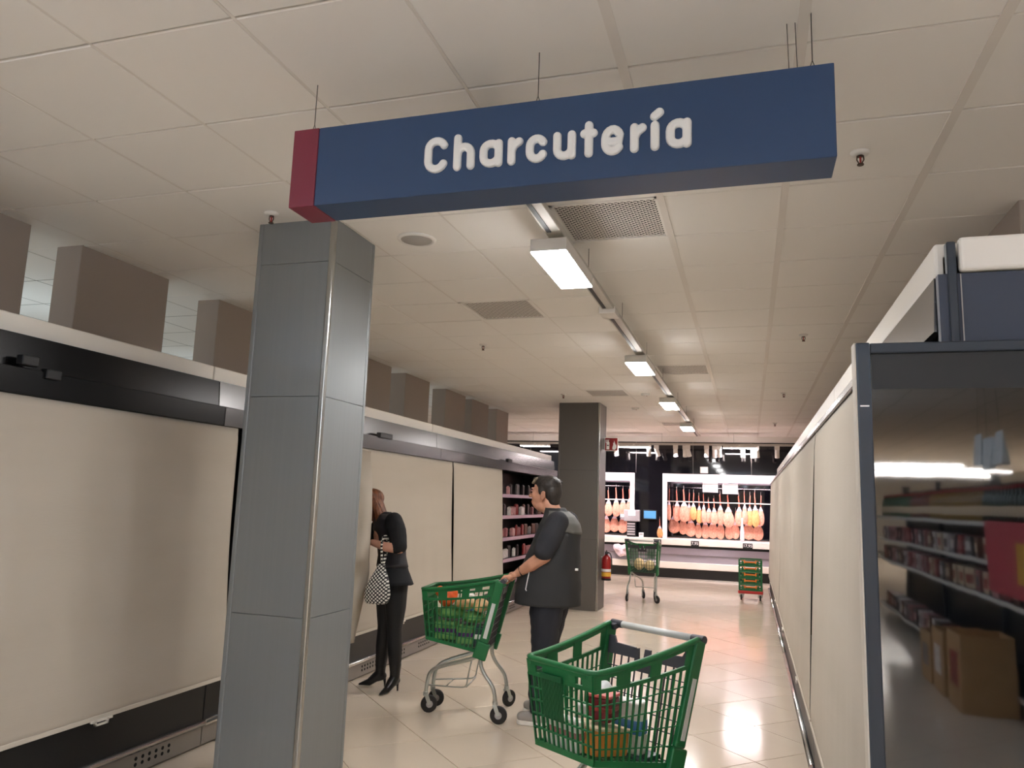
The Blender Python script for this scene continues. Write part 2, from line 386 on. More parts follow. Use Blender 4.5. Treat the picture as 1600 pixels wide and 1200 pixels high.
def curtain(side, y0, y1, label, edge=None, seed=0, nz=44, amp=.010):
    g = (lambda x: x) if side == 'L' else MIR
    t = thing('night_curtain', label, 'curtain', (g(-3.40),(y0+y1)/2,.39), group='night curtains drawn over the chillers')
    ox, oy, oz = g(-3.40),(y0+y1)/2,.39
    n = max(20, int((y1-y0)/.022)); vs = []
    zb, zt = .388, 2.028+(.032 if side == 'R' else 0); taper = .006
    for i in range(nz+1):
        tz = i/nz; z = zb+(zt-zb)*tz; x0 = -3.318+(-3.385+3.318)*tz
        for j in range(n+1):
            s = j/n; y = y0+(y1-y0)*s
            y += (0.5-s)*2*taper*math.sin(PI*min(1,(1-tz)*1.1))*(1 if not edge else .3)
            q = noise.noise(Vector((y*2.2+seed*7.1, z*.35, seed)))*1.6+noise.noise(Vector((y*6+seed*3.3, z*.5+5, 2.2*seed)))*.5
            x = x0+.012+amp*q*math.sin(PI*min(1,max(.12,tz*.9+.1)))
            if i < 2 or i > nz-2: x = x0+.008
            if edge and s > .35:
                k = (s-.35)/.65; k = k*k*(3-2*k)
                ex, ey = edge(z); yb = y0+(ey-y0)*s
                y = y*(1-k)+yb*k; x = x*(1-k)+ex*k+.02*math.sin(s*24)*k*(1-k)
            vs.append((g(x)-ox, y-oy, z-oz))
    fs = [(i*(n+1)+j, i*(n+1)+j+1, (i+1)*(n+1)+j+1, (i+1)*(n+1)+j) for i in range(nz) for j in range(n)]
    MB().add(vs, fs).build('cloth', m_cloth, t, smooth=True, solid=.002)
    if not edge:
        MB().bar((g(-3.310)-ox, y0+.01-oy, .392-oz), (g(-3.310)-ox, y1-.01-oy, .392-oz), .006, .012).build('hem_bar', m_hem, t, bevel=(.003,2))
        ym = (y0+y1)/2+.03
        hk = MB().box(g(-3.302)-ox-.006, g(-3.302)-ox+.006, ym-.07-oy, ym+.07-oy, .372-oz, .384-oz).box(g(-3.302)-ox-.006, g(-3.302)-ox+.006, ym-.045-oy, ym+.045-oy, .352-oz, .362-oz)
        for d in (-.045,.035): hk.box(g(-3.302)-ox-.006, g(-3.302)-ox+.006, ym+d-oy, ym+d+.01-oy, .352-oz, .38-oz)
        hk.build('pull_hook', m_white, t)
    return t
def edge1(z):
    tb = [(.38,-3.16,5.93),(.47,-3.14,5.91),(.93,-3.06,5.93),(1.1,-2.985,5.77),(1.46,-2.985,5.77),(1.7,-3.03,5.83),(1.9,-3.2,6.12),(2.03,-3.41,6.5)]
    for (z0,x0,y0),(z1,x1,y1) in zip(tb[:-1],tb[1:]):
        if z <= z1:
            k = max(0,(z-z0)/(z1-z0)); return x0+(x1-x0)*k, y0+(y1-y0)*k
    return tb[-1][1:]
curtain('L',.55,2.34,'night curtain at the very left edge, mostly outside the picture', seed=1)
curtain('L',2.37,4.47,'wide cream night curtain left of the near column', seed=2, amp=.034)
curtain('L',4.60,6.5,'cream night curtain pulled outward at its edge in front of the woman\'s face', edge=edge1, seed=3)
curtain('L',5.75,8.505,'cream night curtain behind the woman with the dotted bag', seed=4, amp=.014)
curtain('L',8.53,10.44,'cream night curtain next to the open shelves of packs, behind the loaded cart', seed=5, amp=.012)
for i,(a,b) in enumerate(((2.30,4.93),(4.96,7.38),(7.41,9.9),(9.93,12.45),(12.48,15.1))):
    curtain('R',a,b,'cream night curtain on the right row, %s from the dark glass end'%ORD[i], seed=10+i, amp=.009)
# glass end panel of the right row, with frame, and the chiller's upper end
ge = thing('glass_end_panel','tall dark glass end panel mirroring store shelves, closing the right chiller row','panel',(.757,2.21,0))
fr = MB().box(-.48,-.445,-.03,.03,0,2.048).box(-.445,.5,-.02,.025,2.020,2.048).box(-.445,.5,-.02,.025,0,.10)
fr.build('frame', m_frame, ge, bevel=(.004,2))
MB().box(-.484,-.480,-.026,.03,0,2.048).build('edge_strip', m_hem, ge)
MB().box(-.446,.5,-.006,.012,.10,2.022).build('glass_pane', m_glassdark, ge)
MB().box(-.44,.5,-.0085,-.006,1.925,2.022).build('dark_border', m_black, ge)
MB().box(-.474,-.452,-.031,-.03,1.875,1.879).build('scratch', m_paper, ge)
ue = thing('cabinet_end_cap','dark blue end cap with white cornice above the glass end panel','cabinet part',(.9,2.26,0))
MB().box(-.402,.42,-.008,.020,1.9,2.246).build('end_panel', m_panelblue, ue)
MB().box(-.380,-.357,-.016,.012,1.9,2.335).build('corner_post', m_frame, ue, bevel=(.003,1))
MB().box(-.350,-.347,-.0135,-.012,1.9,2.244).build('seam_strip', m_kick, ue)
MB().box(-.350,.42,-.022,.012,2.25,2.345).build('end_cornice', m_white, ue, bevel=(.01,3))
# packs on the open shelves of the far left chiller
pk = []
for i, m in enumerate(m_packs):
    w_, h_, d_ = (.11,.17,.03) if i % 2 else (.14,.13,.05)
    q = MB(); q.box(-d_/2,d_/2,-w_/2,w_/2,0,h_*.86).prism([(-d_/2,h_*.86),(d_/2,h_*.86),(.002,h_),(-.002,h_)],-w_/2,w_/2)
    o = q.build('food_pack', m, bevel=(.005,2)); pk.append(o)
used = [False]*8; PKN = ['pink','red','white','brown','rose','dark','cream','grey']
for si, z in enumerate((.745,1.055,1.375,1.685)):
    y = 10.56; i = 0
    while y < 13.4:
        k = random.choice([0,1,2,3,4,5,7] if si < 3 else [5,5,0,7,3])
        o = pk[k] if not used[k] else pk[k].copy()
        if used[k]: COL.objects.link(o)
        used[k] = True
        o.location = (-3.50-random.uniform(0,.05), y, z+.0005); o.rotation_euler = (0,0,random.uniform(-.25,.25))
        tag(o, '%s food pack, %s from the curtain on the %s open shelf'%(PKN[k], ORD[i] if i<20 else 'last', ['lowest','second lowest','second highest','highest'][si]),'food pack','food packs on the open chiller shelves')
        y += random.uniform(.19,.26); i += 1
for k in range(8):
    if not used[k]: bpy.data.objects.remove(pk[k])
# ------------------------------------------------------------------ hanging sign
sg = thing('hanging_sign','long navy hanging department sign reading Charcuteria with a wine red end','sign',(-.665,2.36,2.627))
def S(x, y, z): return (x+.665, y-2.36, z-2.627)
MB().box(*(a for p in zip(S(-1.487,2.282,2.627),S(.259,2.44,2.925)) for a in p)).build('sign_box', m_blue, sg, bevel=(.003,2))
MB().box(*(a for p in zip(S(-1.592,2.281,2.626),S(-1.488,2.441,2.926)) for a in p)).build('red_end', m_red, sg, bevel=(.003,2))
R_ = .0148
def arc(cx, cz, rx, rz, a0, a1, n=9): return [(cx+rx*math.cos(math.radians(a0+(a1-a0)*i/n)), cz+rz*math.sin(math.radians(a0+(a1-a0)*i/n))) for i in range(n+1)]
def letter(strokes):
    m = MB()
    for st in strokes:
        P = [Vector((x, 0, z)) for x, z in st]
        # round ends as extra shrinking rings
        d0 = (P[0]-P[1]).normalized(); d1 = (P[-1]-P[-2]).normalized()
        path = []; rs = []
        for k in range(5):
            a = PI/2*(1-k/5); path.append(P[0]+d0*R_*math.sin(a)); rs.append(max(.0012,R_*math.cos(a)))
        for p in P: path.append(p); rs.append(R_)
        for k in range(1,6):
            a = PI/2*k/5; path.append(P[-1]+d1*R_*math.sin(a)); rs.append(max(.0012,R_*math.cos(a)))
        s0 = len(m.v); m.tube(path, rs, 12)
    # raised plastic letter: flat face, rounded shoulder
    out = []
    for x, y, z in m.v:
        yy = max(-1, min(1, y/R_)); out.append((x, math.copysign(min(1, abs(yy)*1.5), yy)*.011, z))
    m.v = out
    return m
b0, xh, cap = 2.716, 2.786, 2.818
def a_shape(l, r): 
    x0, x1 = l+R_, r-R_; cx = (x0+x1)/2
    return [[(x1,xh-.001),(x1,b0)], arc(cx,xh-.024,(x1-x0)/2,.024,0,180)[0:]+arc(cx,b0+.024,(x1-x0)/2,.024,180,360)]
def r_shape(l, r): return [[(l+R_,xh),(l+R_,b0)], [(l+R_,xh-.034),(l+R_+.008,xh-.016),(r-R_,xh-.003)]]
LET = [('C', [arc(-1.015,2.788,.030,.030,25,180)+arc(-1.015,2.746,.030,.030,180,335)]),
       ('h', [[(-.937,cap+.001),(-.937,b0)], [(-.937,xh-.03)]+arc(-.9125,xh-.026,.0245,.026,150,0)+[(-.888,b0)]]),
       ('a', a_shape(-.857,-.774)), ('r', r_shape(-.758,-.703)),
       ('c', [arc(-.656,xh-.027,.024,.027,30,180)+arc(-.656,b0+.027,.024,.027,180,330)]),
       ('u', [[(-.587,xh)]+arc(-.5625,b0+.024,.0245,.024,180,345)+[(-.538,b0+.03)], [(-.538,xh),(-.538,b0)]]),
       ('t', [[(-.4815,2.811),(-.4815,b0)], [(-.496,xh-.002),(-.467,xh-.002)]]),
       ('e', [[(-.425,2.746),(-.380,2.747)]+arc(-.4035,2.758,.0235,.030,0,180)[1:]+arc(-.4035,2.742,.0235,.027,180,325)]),
       ('r', r_shape(-.349,-.295)),
       ('í', [[(-.2695,xh),(-.2695,b0)], [(-.271,2.817),(-.256,2.829)]]),
       ('a', a_shape(-.237,-.156))]
for ch, st in LET:
    m = letter(st); m.v = [S(x, 2.281+y, z) for x, y, z in m.v]
    bl = Blob(); bl.m = m; bl.build('letter', m_letter, sg, .0018, 2)
for x in (-1.56,-.68,.205):
    MB().tube([S(x,2.36,2.985),S(x,2.36,CEIL_H)], .0016, 6).tube([S(x-.02,2.36,2.925),S(x,2.36,2.985)], .0012, 6).tube([S(x+.02,2.36,2.925),S(x,2.36,2.985)], .0012, 6).build('hanger_wire', m_wire, sg)
for x in (.14,.165): MB().tube([S(x,2.40,2.925),S(x-.005,2.40,CEIL_H)], .0012, 6).build('thin_cable', m_wire, sg)
# ------------------------------------------------------------------ ceiling fittings
def led(name, x, y, zb, lx, ly, mat, label, hz=.075, group=None):
    t = thing(name, label, 'ceiling light', (x,y,zb), 0, group)
    MB().box(-lx/2,lx/2,-ly/2,ly/2,.006,hz).build('housing', m_housing, t, bevel=(.004,2))
    MB().box(-lx/2+.004,lx/2-.004,-ly/2+.004,ly/2-.004,0,.007).build('diffuser', mat, t)
    MB().box(-.02,.02,-.05,.05,hz,hz+.02).build('track_adapter', m_housing, t)
    return t
LX = -.985
def unseen_tube_lamp(x, y, mat, label, z=2.72):
    t = thing('unseen_tube_lamp', label, 'ceiling light', (x,y,z))
    MB().tube([(0,-.6,0),(0,.6,0)], .035, 12).build('tube', mat, t, smooth=True)
    for s in (-1,1):
        MB().tube([(0,s*.6,0),(0,s*.64,0)], .038, 12).build('end_cap', m_housing, t)
        MB().tube([(0,s*.62,.035),(0,s*.62,CEIL_H-z)], .002, 6).build('hanger_wire', m_wire, t)
for i,(x,y) in enumerate(((-5.6,-.6),(-5.6,-3.6),(-3.3,-.9),(-3.3,-3.9),(-.2,-.9),(-.2,-3.9),(3.6,-.4),(3.6,-3.4),(-2.2,-6.9),(.4,-6.9),(-5.6,-7.0))):
    unseen_tube_lamp(x, y, m_fill, 'unseen fill tube lamp added over the sales floor behind the viewpoint, %s of the row'%ORD[i])  # unseen tubes added to brighten the ceiling and the sign front
for i,(y,lb) in enumerate(((4.04,'nearest lit panel lamp on the aisle track, below the large vent'),(7.26,'second lit panel lamp along the aisle track'),(10.1,'third lit panel lamp along the aisle track'),(13.15,'farthest lit panel lamp on the aisle track'))):
    led('led_panel_lamp', LX, y, 2.885, .195, .70, m_led, lb)
for i,y in enumerate((-2.3,-5.5,-8.8)): unseen_tube_lamp(LX, y, m_fill, 'unseen fill tube lamp added in line with the aisle behind the viewpoint, %s one'%ORD[i])  # more unseen tubes added as fill light behind the camera
tr = thing('light_track','grey suspended lighting track running along the aisle ceiling','light track',(-.955,5,2.98))
def trk(m): m.v = [(x+.955,y-5,z-2.98) for x,y,z in m.v]; return m
ttop = trk(MB().box(-1.0,-.91,2.46,15.6,2.981,3.012)).build('track_rail', m_track, tr, bevel=(.004,1))
for a,b in ((2.5,3.66),(4.42,5.25),(5.5,6.85),(7.65,9.72),(10.5,12.7),(13.55,15.5)):
    trk(MB().box(-.985,-.962,a,b,2.977,2.982)).build('track_slot', m_blackpl, tr)
trk(MB().box(-1.02,-.9,5.28,5.46,2.95,3.0)).build('feed_box', m_housing, tr, bevel=(.004,1))
for y in (2.8,4.44,5.75,7.25,8.7,10.6,12.1,13.8): trk(MB().tube([(-.925,y,3.01),(-.925,y,CEIL_H)],.0016,6)).build('hanger_wire', m_wire, tr)
for x in (-7.6,-5.9):
    for i,y in enumerate((1.5,4.7,7.9,11.1)):
        unseen_tube_lamp(x, y, m_ledc, 'cool tube lamp in the neighbouring area, %s row %s'%('outer' if x<-6 else 'inner', ORD[i]), 2.25)
for i,y in enumerate((3.5,9.0)): led('led_panel_lamp', 3.4, y, 2.885, .195, .70, m_led, 'unseen fill panel lamp added in the next aisle beyond the right chillers, %s one'%ORD[i])  # unseen panels added as fill light past the right row
for i,(c,r) in enumerate(sorted(VENTS, key=lambda q: q[1])):
    x, y = GX+T6*(c+.5), GY+T6*(r+.5)
    t = thing('ceiling_vent','square perforated ceiling vent, %s from the sign along the aisle'%ORD[i],'ceiling vent',(x,y,CEIL_H))
    f = MB(); s = .2985
    for b in ((-s,s,-s,-s+.02),(-s,s,s-.02,s),(-s,-s+.03,-s,s),(s-.03,s,-s,s)): f.box(*b,-.001,.015)
    f.build('frame', m_ceil, t)
    MB().box(-s,s,-s,s,.012,.018).build('backing', m_dark, t)
    gm = MB(); N = 66; st = 2*(s-.022)/N; vs = []; fs = []
    for a in range(N+1):
        for b in range(N+1): vs.append((-s+.022+a*st, -s+.022+b*st, .003))
    for a in range(N):
        for b in range(N):
            if b % 2 == 1 and (a+(b//2)%2*2) % 4 in (0,1,2) and 0 < a < N-1 and (a+(b//2)%2*2) % 4 != 2: continue
            if b % 2 == 0 and (a+((b//2)%2)*2) % 4 == 0 and 0 < a < N-1 and b > 0: continue
            q = a*(N+1)+b; fs.append((q,q+N+1,q+N+2,q+1))
    gm.add(vs, fs).build('perforated_grille', m_bar, t)
sp = thing('ceiling_speaker','round grey ceiling loudspeaker just right of the near column','speaker',(-1.91,4.06,CEIL_H))
MB().lathe([(.118,.004),(.118,-.004),(.108,-.012),(.098,-.012),(.096,-.006)],32).build('rim', m_housing, sp, smooth=True, bevel=(.002,1))
MB().lathe([(.097,-.004),(.09,-.010),(.0,-.013)],32).build('grille', M('speaker_grille',(176,172,166),.7,bump=(300,.5,.002)), sp, smooth=True)
for i,(x,y,lb) in enumerate(((.48,3.42,'fire sprinkler right of the sign\'s right end'),(-2.54,3.49,'fire sprinkler just above the near column'),(.48,7.12,'fire sprinkler above the right chillers near the glass end'),(-2.55,7.12,'fire sprinkler on the ceiling midway between the near and far columns'),(.46,10.76,'fire sprinkler far along the right side of the ceiling'),(-2.56,10.68,'fire sprinkler just in front of the far column'),(.46,14.59,'farthest fire sprinkler near the ham counter'))):
    t = thing('fire_sprinkler', lb, 'sprinkler', (x,y,CEIL_H))
    MB().lathe([(.04,.002),(.04,-.004),(.032,-.014),(.014,-.016)],20).build('cover_plate', m_housing, t, smooth=True)
    b = MB().tube([(-.012,0,-.016),(-.014,0,-.035),(-.004,0,-.055)],.003,6).tube([(.012,0,-.016),(.014,0,-.035),(.004,0,-.055)],.003,6).lathe([(.012,-.015),(.012,-.022)],10).lathe([(.014,-.055),(.014,-.06)],10)
    b.build('sprinkler_frame', M('sprinkler_brass',(88,72,62),.4,.8) if i==0 else _M['sprinkler_brass'], t)
    MB().tube([(0,0,-.022),(0,0,-.055)],.004,8).build('bulb', m_redext, t)
for (x,y,lb) in ((-1.38,10.7,'white smoke detector near the far column with a small light'),(-1.75,12.3,'small white smoke detector farther along the ceiling')):
    t = thing('smoke_detector', lb, 'smoke detector', (x,y,CEIL_H))
    MB().lathe([(.06,.003),(.06,-.012),(.045,-.03),(.02,-.036)],24).build('detector_body', m_housing, t, smooth=True)
    MB().lathe([(.006,-.03),(.006,-.038),(.002,-.041)],8,(.02,-.02,0)).build('indicator', m_redext, t)
# ------------------------------------------------------------------ back counter and ham recesses
ctr = thing('service_counter','long low white service counter below the ham displays','counter',(-1.4,17.6,0))
def cb(m): m.v = [(x+1.4,y-17.6,z) for x,y,z in m.v]; return m
cb(MB().box(-4.6,1.5,17.40,17.615,.745,.88)).build('counter_top', m_white, ctr, bevel=(.008,2))
cb(MB().box(-4.6,1.5,17.56,17.61,.03,.745)).build('core', m_black, ctr)
cb(MB().box(-4.6,1.5,17.50,17.56,.69,.744)).build('dark_recess', m_black, ctr)
cb(MB().add([(-4.6,17.52,.69),(1.5,17.52,.69),(1.5,17.47,.55),(-4.6,17.47,.55),(-4.6,17.56,.69),(1.5,17.56,.69),(1.5,17.56,.55),(-4.6,17.56,.55)],[(0,1,2,3),(7,6,5,4),(0,4,5,1),(3,2,6,7),(0,3,7,4),(1,5,6,2)])).build('steel_slope', m_lav, ctr)
cb(MB().box(-4.6,1.5,17.485,17.56,.385,.545)).build('steel_front', M('counter_front_grey',(156,150,158),.35,.15), ctr)
cb(MB().box(-4.6,1.5,17.44,17.56,.24,.38)).build('bumper_strip', m_white, ctr, bevel=(.01,2))
cb(MB().box(-4.6,1.5,17.50,17.56,.035,.238)).build('kick_panel', m_black, ctr)
cb(MB().box(-4.6,1.5,17.49,17.56,.001,.034)).build('foot_strip', m_steel, ctr)
m_frame_w = M('white_frame', (248,240,244), .35)
def recess(x0, x1, lb, bl=.10, br=.10):
    t = thing('ham_display', lb, 'display', ((x0+x1)/2, 17.6, .882))
    def B(m, n, mt, **k):
        m.v = [(x-(x0+x1)/2, y-17.6, z-.882) for x,y,z in m.v]; return m.build(n, mt, t, **k)
    B(MB().box(x0,x1,17.56,17.618,2.135,2.315), 'header', m_frame_w, bevel=(.006,2))
    B(MB().box(x0,x0+bl,17.56,17.618,.882,2.134), 'side_frame', m_frame_w, bevel=(.006,2))
    B(MB().box(x1-br,x1,17.56,17.618,.882,2.134), 'side_frame', m_frame_w, bevel=(.006,2))
    B(MB().box(x0+.02,x1-.02,17.70,18.28,2.25,2.29), 'roof', m_black)
    B(MB().box(x0+.02,x0+.04,17.625,18.28,.882,2.29), 'side_wall', m_black); B(MB().box(x1-.04,x1-.02,17.625,18.28,.882,2.29), 'side_wall', m_black)
    B(MB().box(x0+.02,x1-.02,17.625,18.28,.805,.88), 'base', m_white)
    B(MB().tube([(x0+.04,18.0,2.02),(x1-.04,18.0,2.02)],.012,8), 'back_rail', m_steel, smooth=True)
    B(MB().tube([(x0+.04,17.79,1.70),(x1-.04,17.79,1.70)],.011,8), 'front_rail', m_white, smooth=True)
    B(MB().box(x0+.12,x1-.12,17.66,17.70,2.19,2.22), 'strip_lamp', m_ledp)
    return t
recess(-4.3,-2.5,'left lit ham display with white frame beside the weighing scale')
recess(-1.87,1.4,'wide lit ham display with white frame at the end of the aisle')
HAMV = []
for mt in (m_ham, m_hamy):
    root = thing('cured_ham','x','ham',(0,0,0))
    def prof(t):
        P = [(0,.1),(.12,.12),(.3,.13),(.4,.2),(.5,.52),(.62,.84),(.75,1),(.86,.95),(.94,.72),(.985,.38),(1,.06)]
        for (a,ra),(b,rb) in zip(P[:-1],P[1:]):
            if t <= b: return ra+(rb-ra)*(t-a)/(b-a)
    def ring(t, k=1.0, n=16):
        r = prof(t)*.5*k; cx = .06*math.sin(t*3)-.03+(.05*t)
        return [(cx+r*math.cos(2*PI*j/n)*(1+.08*math.sin(3*2*PI*j/n+t*9)), r*(.62 if t>.4 else .8)*math.sin(2*PI*j/n), -t) for j in range(n)]
    MB().rings([ring(.44+.56*i/14) for i in range(15)]).build('meat', mt, root, smooth=True)
    MB().rings([ring(t) for t in (.0,.04,.12,.22,.32,.42,.47)]).build('shank', m_shank, root, smooth=True)
    MB().rings([ring(t,1.12) for t in (.37,.40,.46,.50)]).build('fat_collar', m_fat, root, smooth=True)
    MB().tube([(0,0,.12),(.01,0,.02),(.02,.0,-.03)],.01,6).build('hanging_cord', m_white, root)
    HAMV.append(root)
hu = [False, False]
def ham(v, x, y, ztop, zbot, wdt, lb, rz=0, grp=None):
    o = HAMV[v] if not hu[v] else copy_tree(HAMV[v]); hu[v] = True
    o.location = (x,y,ztop); h = ztop-zbot; o.scale = (wdt*1.12, wdt*1.1 if wdt<.14 else wdt*.6, h); o.rotation_euler = (0,0,rz); tag(o, lb, 'ham', grp)
UP = [(-1.74,1.98,1.26,.09),(-1.58,1.95,1.25,.177),(-1.42,1.97,1.24,.223),(-1.30,1.90,1.25,.12),(-1.20,1.90,1.29,.138),(-1.09,1.84,1.22,.138),(-.985,1.88,1.23,.11),(-.88,1.76,1.24,.169),(-.76,1.79,1.21,.154),(-.63,1.89,1.20,.169),(-.46,1.87,1.16,.231),(-.23,1.86,1.20,.185),(-.11,1.94,1.24,.123),(.01,1.88,1.21,.154),(.11,1.94,1.19,.154),(.24,1.88,1.22,.14)]
for i,(x,a,b,w_) in enumerate(UP):
    ham(1 if i in (4,5,13,14) else 0, x, 17.79+(.05 if i%2 else -.01), a, b, w_, 'cured ham leg, %s from the left in the upper row of the wide display'%ORD[i], random.choice([0,PI,.3]), 'hams in the upper row of the wide display')
LO = [(-1.67,.98,.24),(-1.46,.96,.18),(-1.27,.92,.22),(-1.12,.89,.14),(-.965,.89,.17),(-.785,.90,.21),(-.62,.89,.17),(-.45,.90,.18),(-.30,.91,.17),(-.04,.91,.25),(.18,.90,.22)]
for i,(x,b,w_) in enumerate(LO):
    ham(0, x, 17.99, b+.62, b, w_, 'cured ham, %s from the left in the lower row of the wide display'%ORD[i], random.choice([0,PI]), 'hams in the lower row of the wide display')
for i,(x,a,b) in enumerate(((-3.3,1.92,1.33),(-3.14,1.91,1.31),(-2.96,1.97,1.30),(-2.80,1.95,1.33),(-2.65,1.95,1.37))):
    ham(0, x, 17.80, a, b, .17, 'cured ham leg, %s from the left in the upper row of the left display'%ORD[i], 0, 'hams in the upper row of the left display')
for i,(x,b) in enumerate(((-3.22,.93),(-3.03,.95),(-2.84,.93),(-2.68,.97))):
    ham(0, x, 17.99, b+.62, b, .2, 'cured ham, %s from the left in the lower row of the left display'%ORD[i], 0, 'hams in the lower row of the left display')
ham(1, -1.92, 17.47, 1.30, .885, .12, 'golden ham standing on the counter against the left frame of the wide display')
bt = thing('wrapped_ham','pale wrapped ham standing on the counter among the lower hams','ham',(-.16,17.48,.881))
MB().lathe([(.035,0),(.045,.03),(.045,.2),(.03,.32),(.016,.42),(.016,.5)],14).build('wrapped_body', m_fat, bt, smooth=True)
MB().lathe([(.0475,.05),(.0475,.09)],14).build('band', m_white, bt)
def text(s, size, mat, parent, loc, rot=(PI/2,0,0), ext=.002, align='CENTER'):
    cu = bpy.data.curves.new('t','FONT'); cu.body = s; cu.size = size; cu.align_x = align; cu.align_y = 'CENTER'; cu.extrude = ext
    o = bpy.data.objects.new('tmp', cu); COL.objects.link(o); dg = bpy.context.evaluated_depsgraph_get(); dg.update()
    me = bpy.data.meshes.new_from_object(o.evaluated_get(dg)); bpy.data.objects.remove(o)
    me.materials.clear(); me.materials.append(mat); p = bpy.data.objects.new('lettering', me); COL.objects.link(p); p.parent = parent; p.location = loc; p.rotation_euler = rot
    return p
m_ink = M('grey_ink', (110,104,108), .7)
for x,z,lb,s in ((-.83,2.035,'white price card reading €2.99 on the wide ham display','€2.99'),(-.405,2.01,'blank looking white card right of the price card',None)):
    t = thing('price_card', lb, 'sign', (x,17.64,z-.11))
    MB().box(-.165,.165,-.006,.006,0,.22).build('card', m_paper, t, bevel=(.003,1))
    MB().box(-.175,.175,-.004,.008,-.012,0).build('card_frame', m_blackpl, t)
    if s: text(s, .13, m_ink, t, (0,-.008,.1))
    else:
        MB().box(-.13,.13,-.0075,-.006,.19,.197).box(-.11,.11,-.0075,-.006,.10,.108).build('faint_lines', m_ink, t)
    MB().tube([(0,0,.22),(0,0,.30)],.004,6).build('hanger', m_wire, t)
for x,lb,s in ((-1.96,'black price tag on the counter edge under the golden ham','5,95'),(-1.15,'black price tag on the counter edge under the middle hams','7,95'),(-.05,'black price tag on the counter edge under the right hams','17,95')):
    t = thing('price_tag', lb, 'price tag', (x,17.393,.80)); wd = .16 if s=='17,95' else .13
    MB().box(-wd/2-.02,wd/2+.02,-.004,.006,-.055,.055).build('tag_plate', m_blackpl, t, bevel=(.003,1))
    text(s, .085, m_paper, t, (0,-.005,0))
sc_ = thing('weighing_scale','grey shop scale with lit screen and stacked printer on the counter','scale',(-2.55,17.49,.881))
MB().box(-.17,.19,-.05,.06,.34,.60).build('display_head', m_grey2, sc_, bevel=(.02,3))
MB().box(-.06,.09,-.056,-.05,.47,.59).build('screen', m_screen, sc_)
MB().box(-.26,-.06,-.03,.06,.40,.50).build('side_display', m_grey2, sc_, bevel=(.01,2))
MB().box(-.24,-.08,-.034,-.03,.44,.48).build('small_screen', m_screen, sc_)
MB().box(-.1,.1,-.03,.06,.0,.34).build('printer_body', m_black, sc_, bevel=(.01,2))
kb = MB()
for i in range(5): kb.box(-.09,.085,-.036,-.029,.04+i*.058,.075+i*.058)
kb.build('paper_slots', m_grey2, sc_)
cr_ = thing('card_reader','small white card reader on the counter right of the scale','card reader',(-2.33,17.49,.881))
MB().box(-.05,.05,-.03,.05,0,.10).build('reader_body', m_paper, cr_, bevel=(.008,2)); MB().box(-.035,.035,-.033,-.03,.05,.085).build('reader_screen', m_grey2, cr_)
mo = thing('wall_monitor','small blue lit monitor on the black wall between the ham displays','monitor',(-2.15,17.60,1.29))
MB().box(-.15,.15,-.015,.018,-.01,.20).build('monitor_frame', m_blackpl, mo, bevel=(.004,1)); MB().box(-.135,.135,-.018,-.015,.01,.18).build('monitor_screen', m_bscreen, mo)
wb = thing('wall_reflection','small pale square built for a reflection on the black wall above the hams','box',(-.96,17.595,2.34))  # pale block modelled in place of a bright reflection on the gloss wall
MB().box(-.085,.085,-.03,.022,0,.14).build('reflection_body', m_housing, wb, bevel=(.006,2)); MB().box(-.07,.07,-.034,-.03,.012,.128).build('reflection_face', m_paper, wb)
nb = thing('paper_bundle','white and lilac crumpled bag lying in the counter recess behind the cart','bag',(-2.75,17.42,.46))
Blob().ell((0,0,.1),(.16,.05,.12)).ell((.08,-.01,.16),(.12,.05,.09)).ell((-.1,0,.18),(.1,.05,.08)).build('bag_body', m_fat, nb, .015, 3, lambda v: v+Vector((0,.02,.02))*noise.noise(v*12))
# spot lamp track in front of the counter
bt_ = thing('light_track','white spot lamp track running across the aisle before the ham counter','light track',(-1.5,16.75,2.9))
MB().box(-4.6,3.6,-.02,.02,.0,.035).build('track_rail', m_track, bt_); MB().box(-4.6,3.6,.10,.14,.0,.035).build('second_rail', m_track, bt_)
MB().box(-4.6,3.6,-.006,.006,-.003,.0).build('track_slot', m_blackpl, bt_)
for x in (-3.2,-1.7,-.3,1.2): MB().tube([(x,0,.035),(x,0,CEIL_H-2.9)],.002,6).build('hanger_wire', m_wire, bt_)
for i,(x,lb) in enumerate(((-2.4,'lit bar lamp on the spot track right of the red fire sign'),(-.19,'lit bar lamp on the spot track above the wide ham display'),(-4.65,'lit bar lamp seen left of the far column'))):
    led('led_bar_lamp', x, 16.75, 2.835, .66, .19, m_ledb, lb, .055)
def spot(x, tilt, lb, back=False):
    t = thing('spot_lamp', lb, 'spotlight', (x,16.75+(.12 if back else 0),2.90), 0, 'white spot lamps on the counter track')
    MB().box(-.05,.05,-.03,.03,-.09,-.004).build('adapter', m_housing, t, bevel=(.006,2))
    hd = MB().lathe([(.038,.02),(.046,.0),(.046,-.15),(.042,-.155),(.038,-.14)],18).build('lamp_head', m_housing, t, smooth=False)
    hd.location = (.0,0,-.10); hd.rotation_euler = (.25,tilt,0)
    MB().lathe([(.036,-.139),(.036,-.142)],18).build('lens', m_housing, hd)
    return t
for i,(x,tl,bk) in enumerate(((-2.80,-.1,0),(-2.08,0,0),(-1.93,-.35,1),(-1.51,0,0),(-1.32,0,1),(-1.25,-.25,0),(-.86,0,0),(-.70,0,1),(-.60,-.1,0),(-.12,0,0),(.08,0,1),(.16,-.1,0),(.56,0,0))):
    spot(x, tl, 'white cylindrical spot lamp, %s from the left on the counter track'%ORD[i], bk)
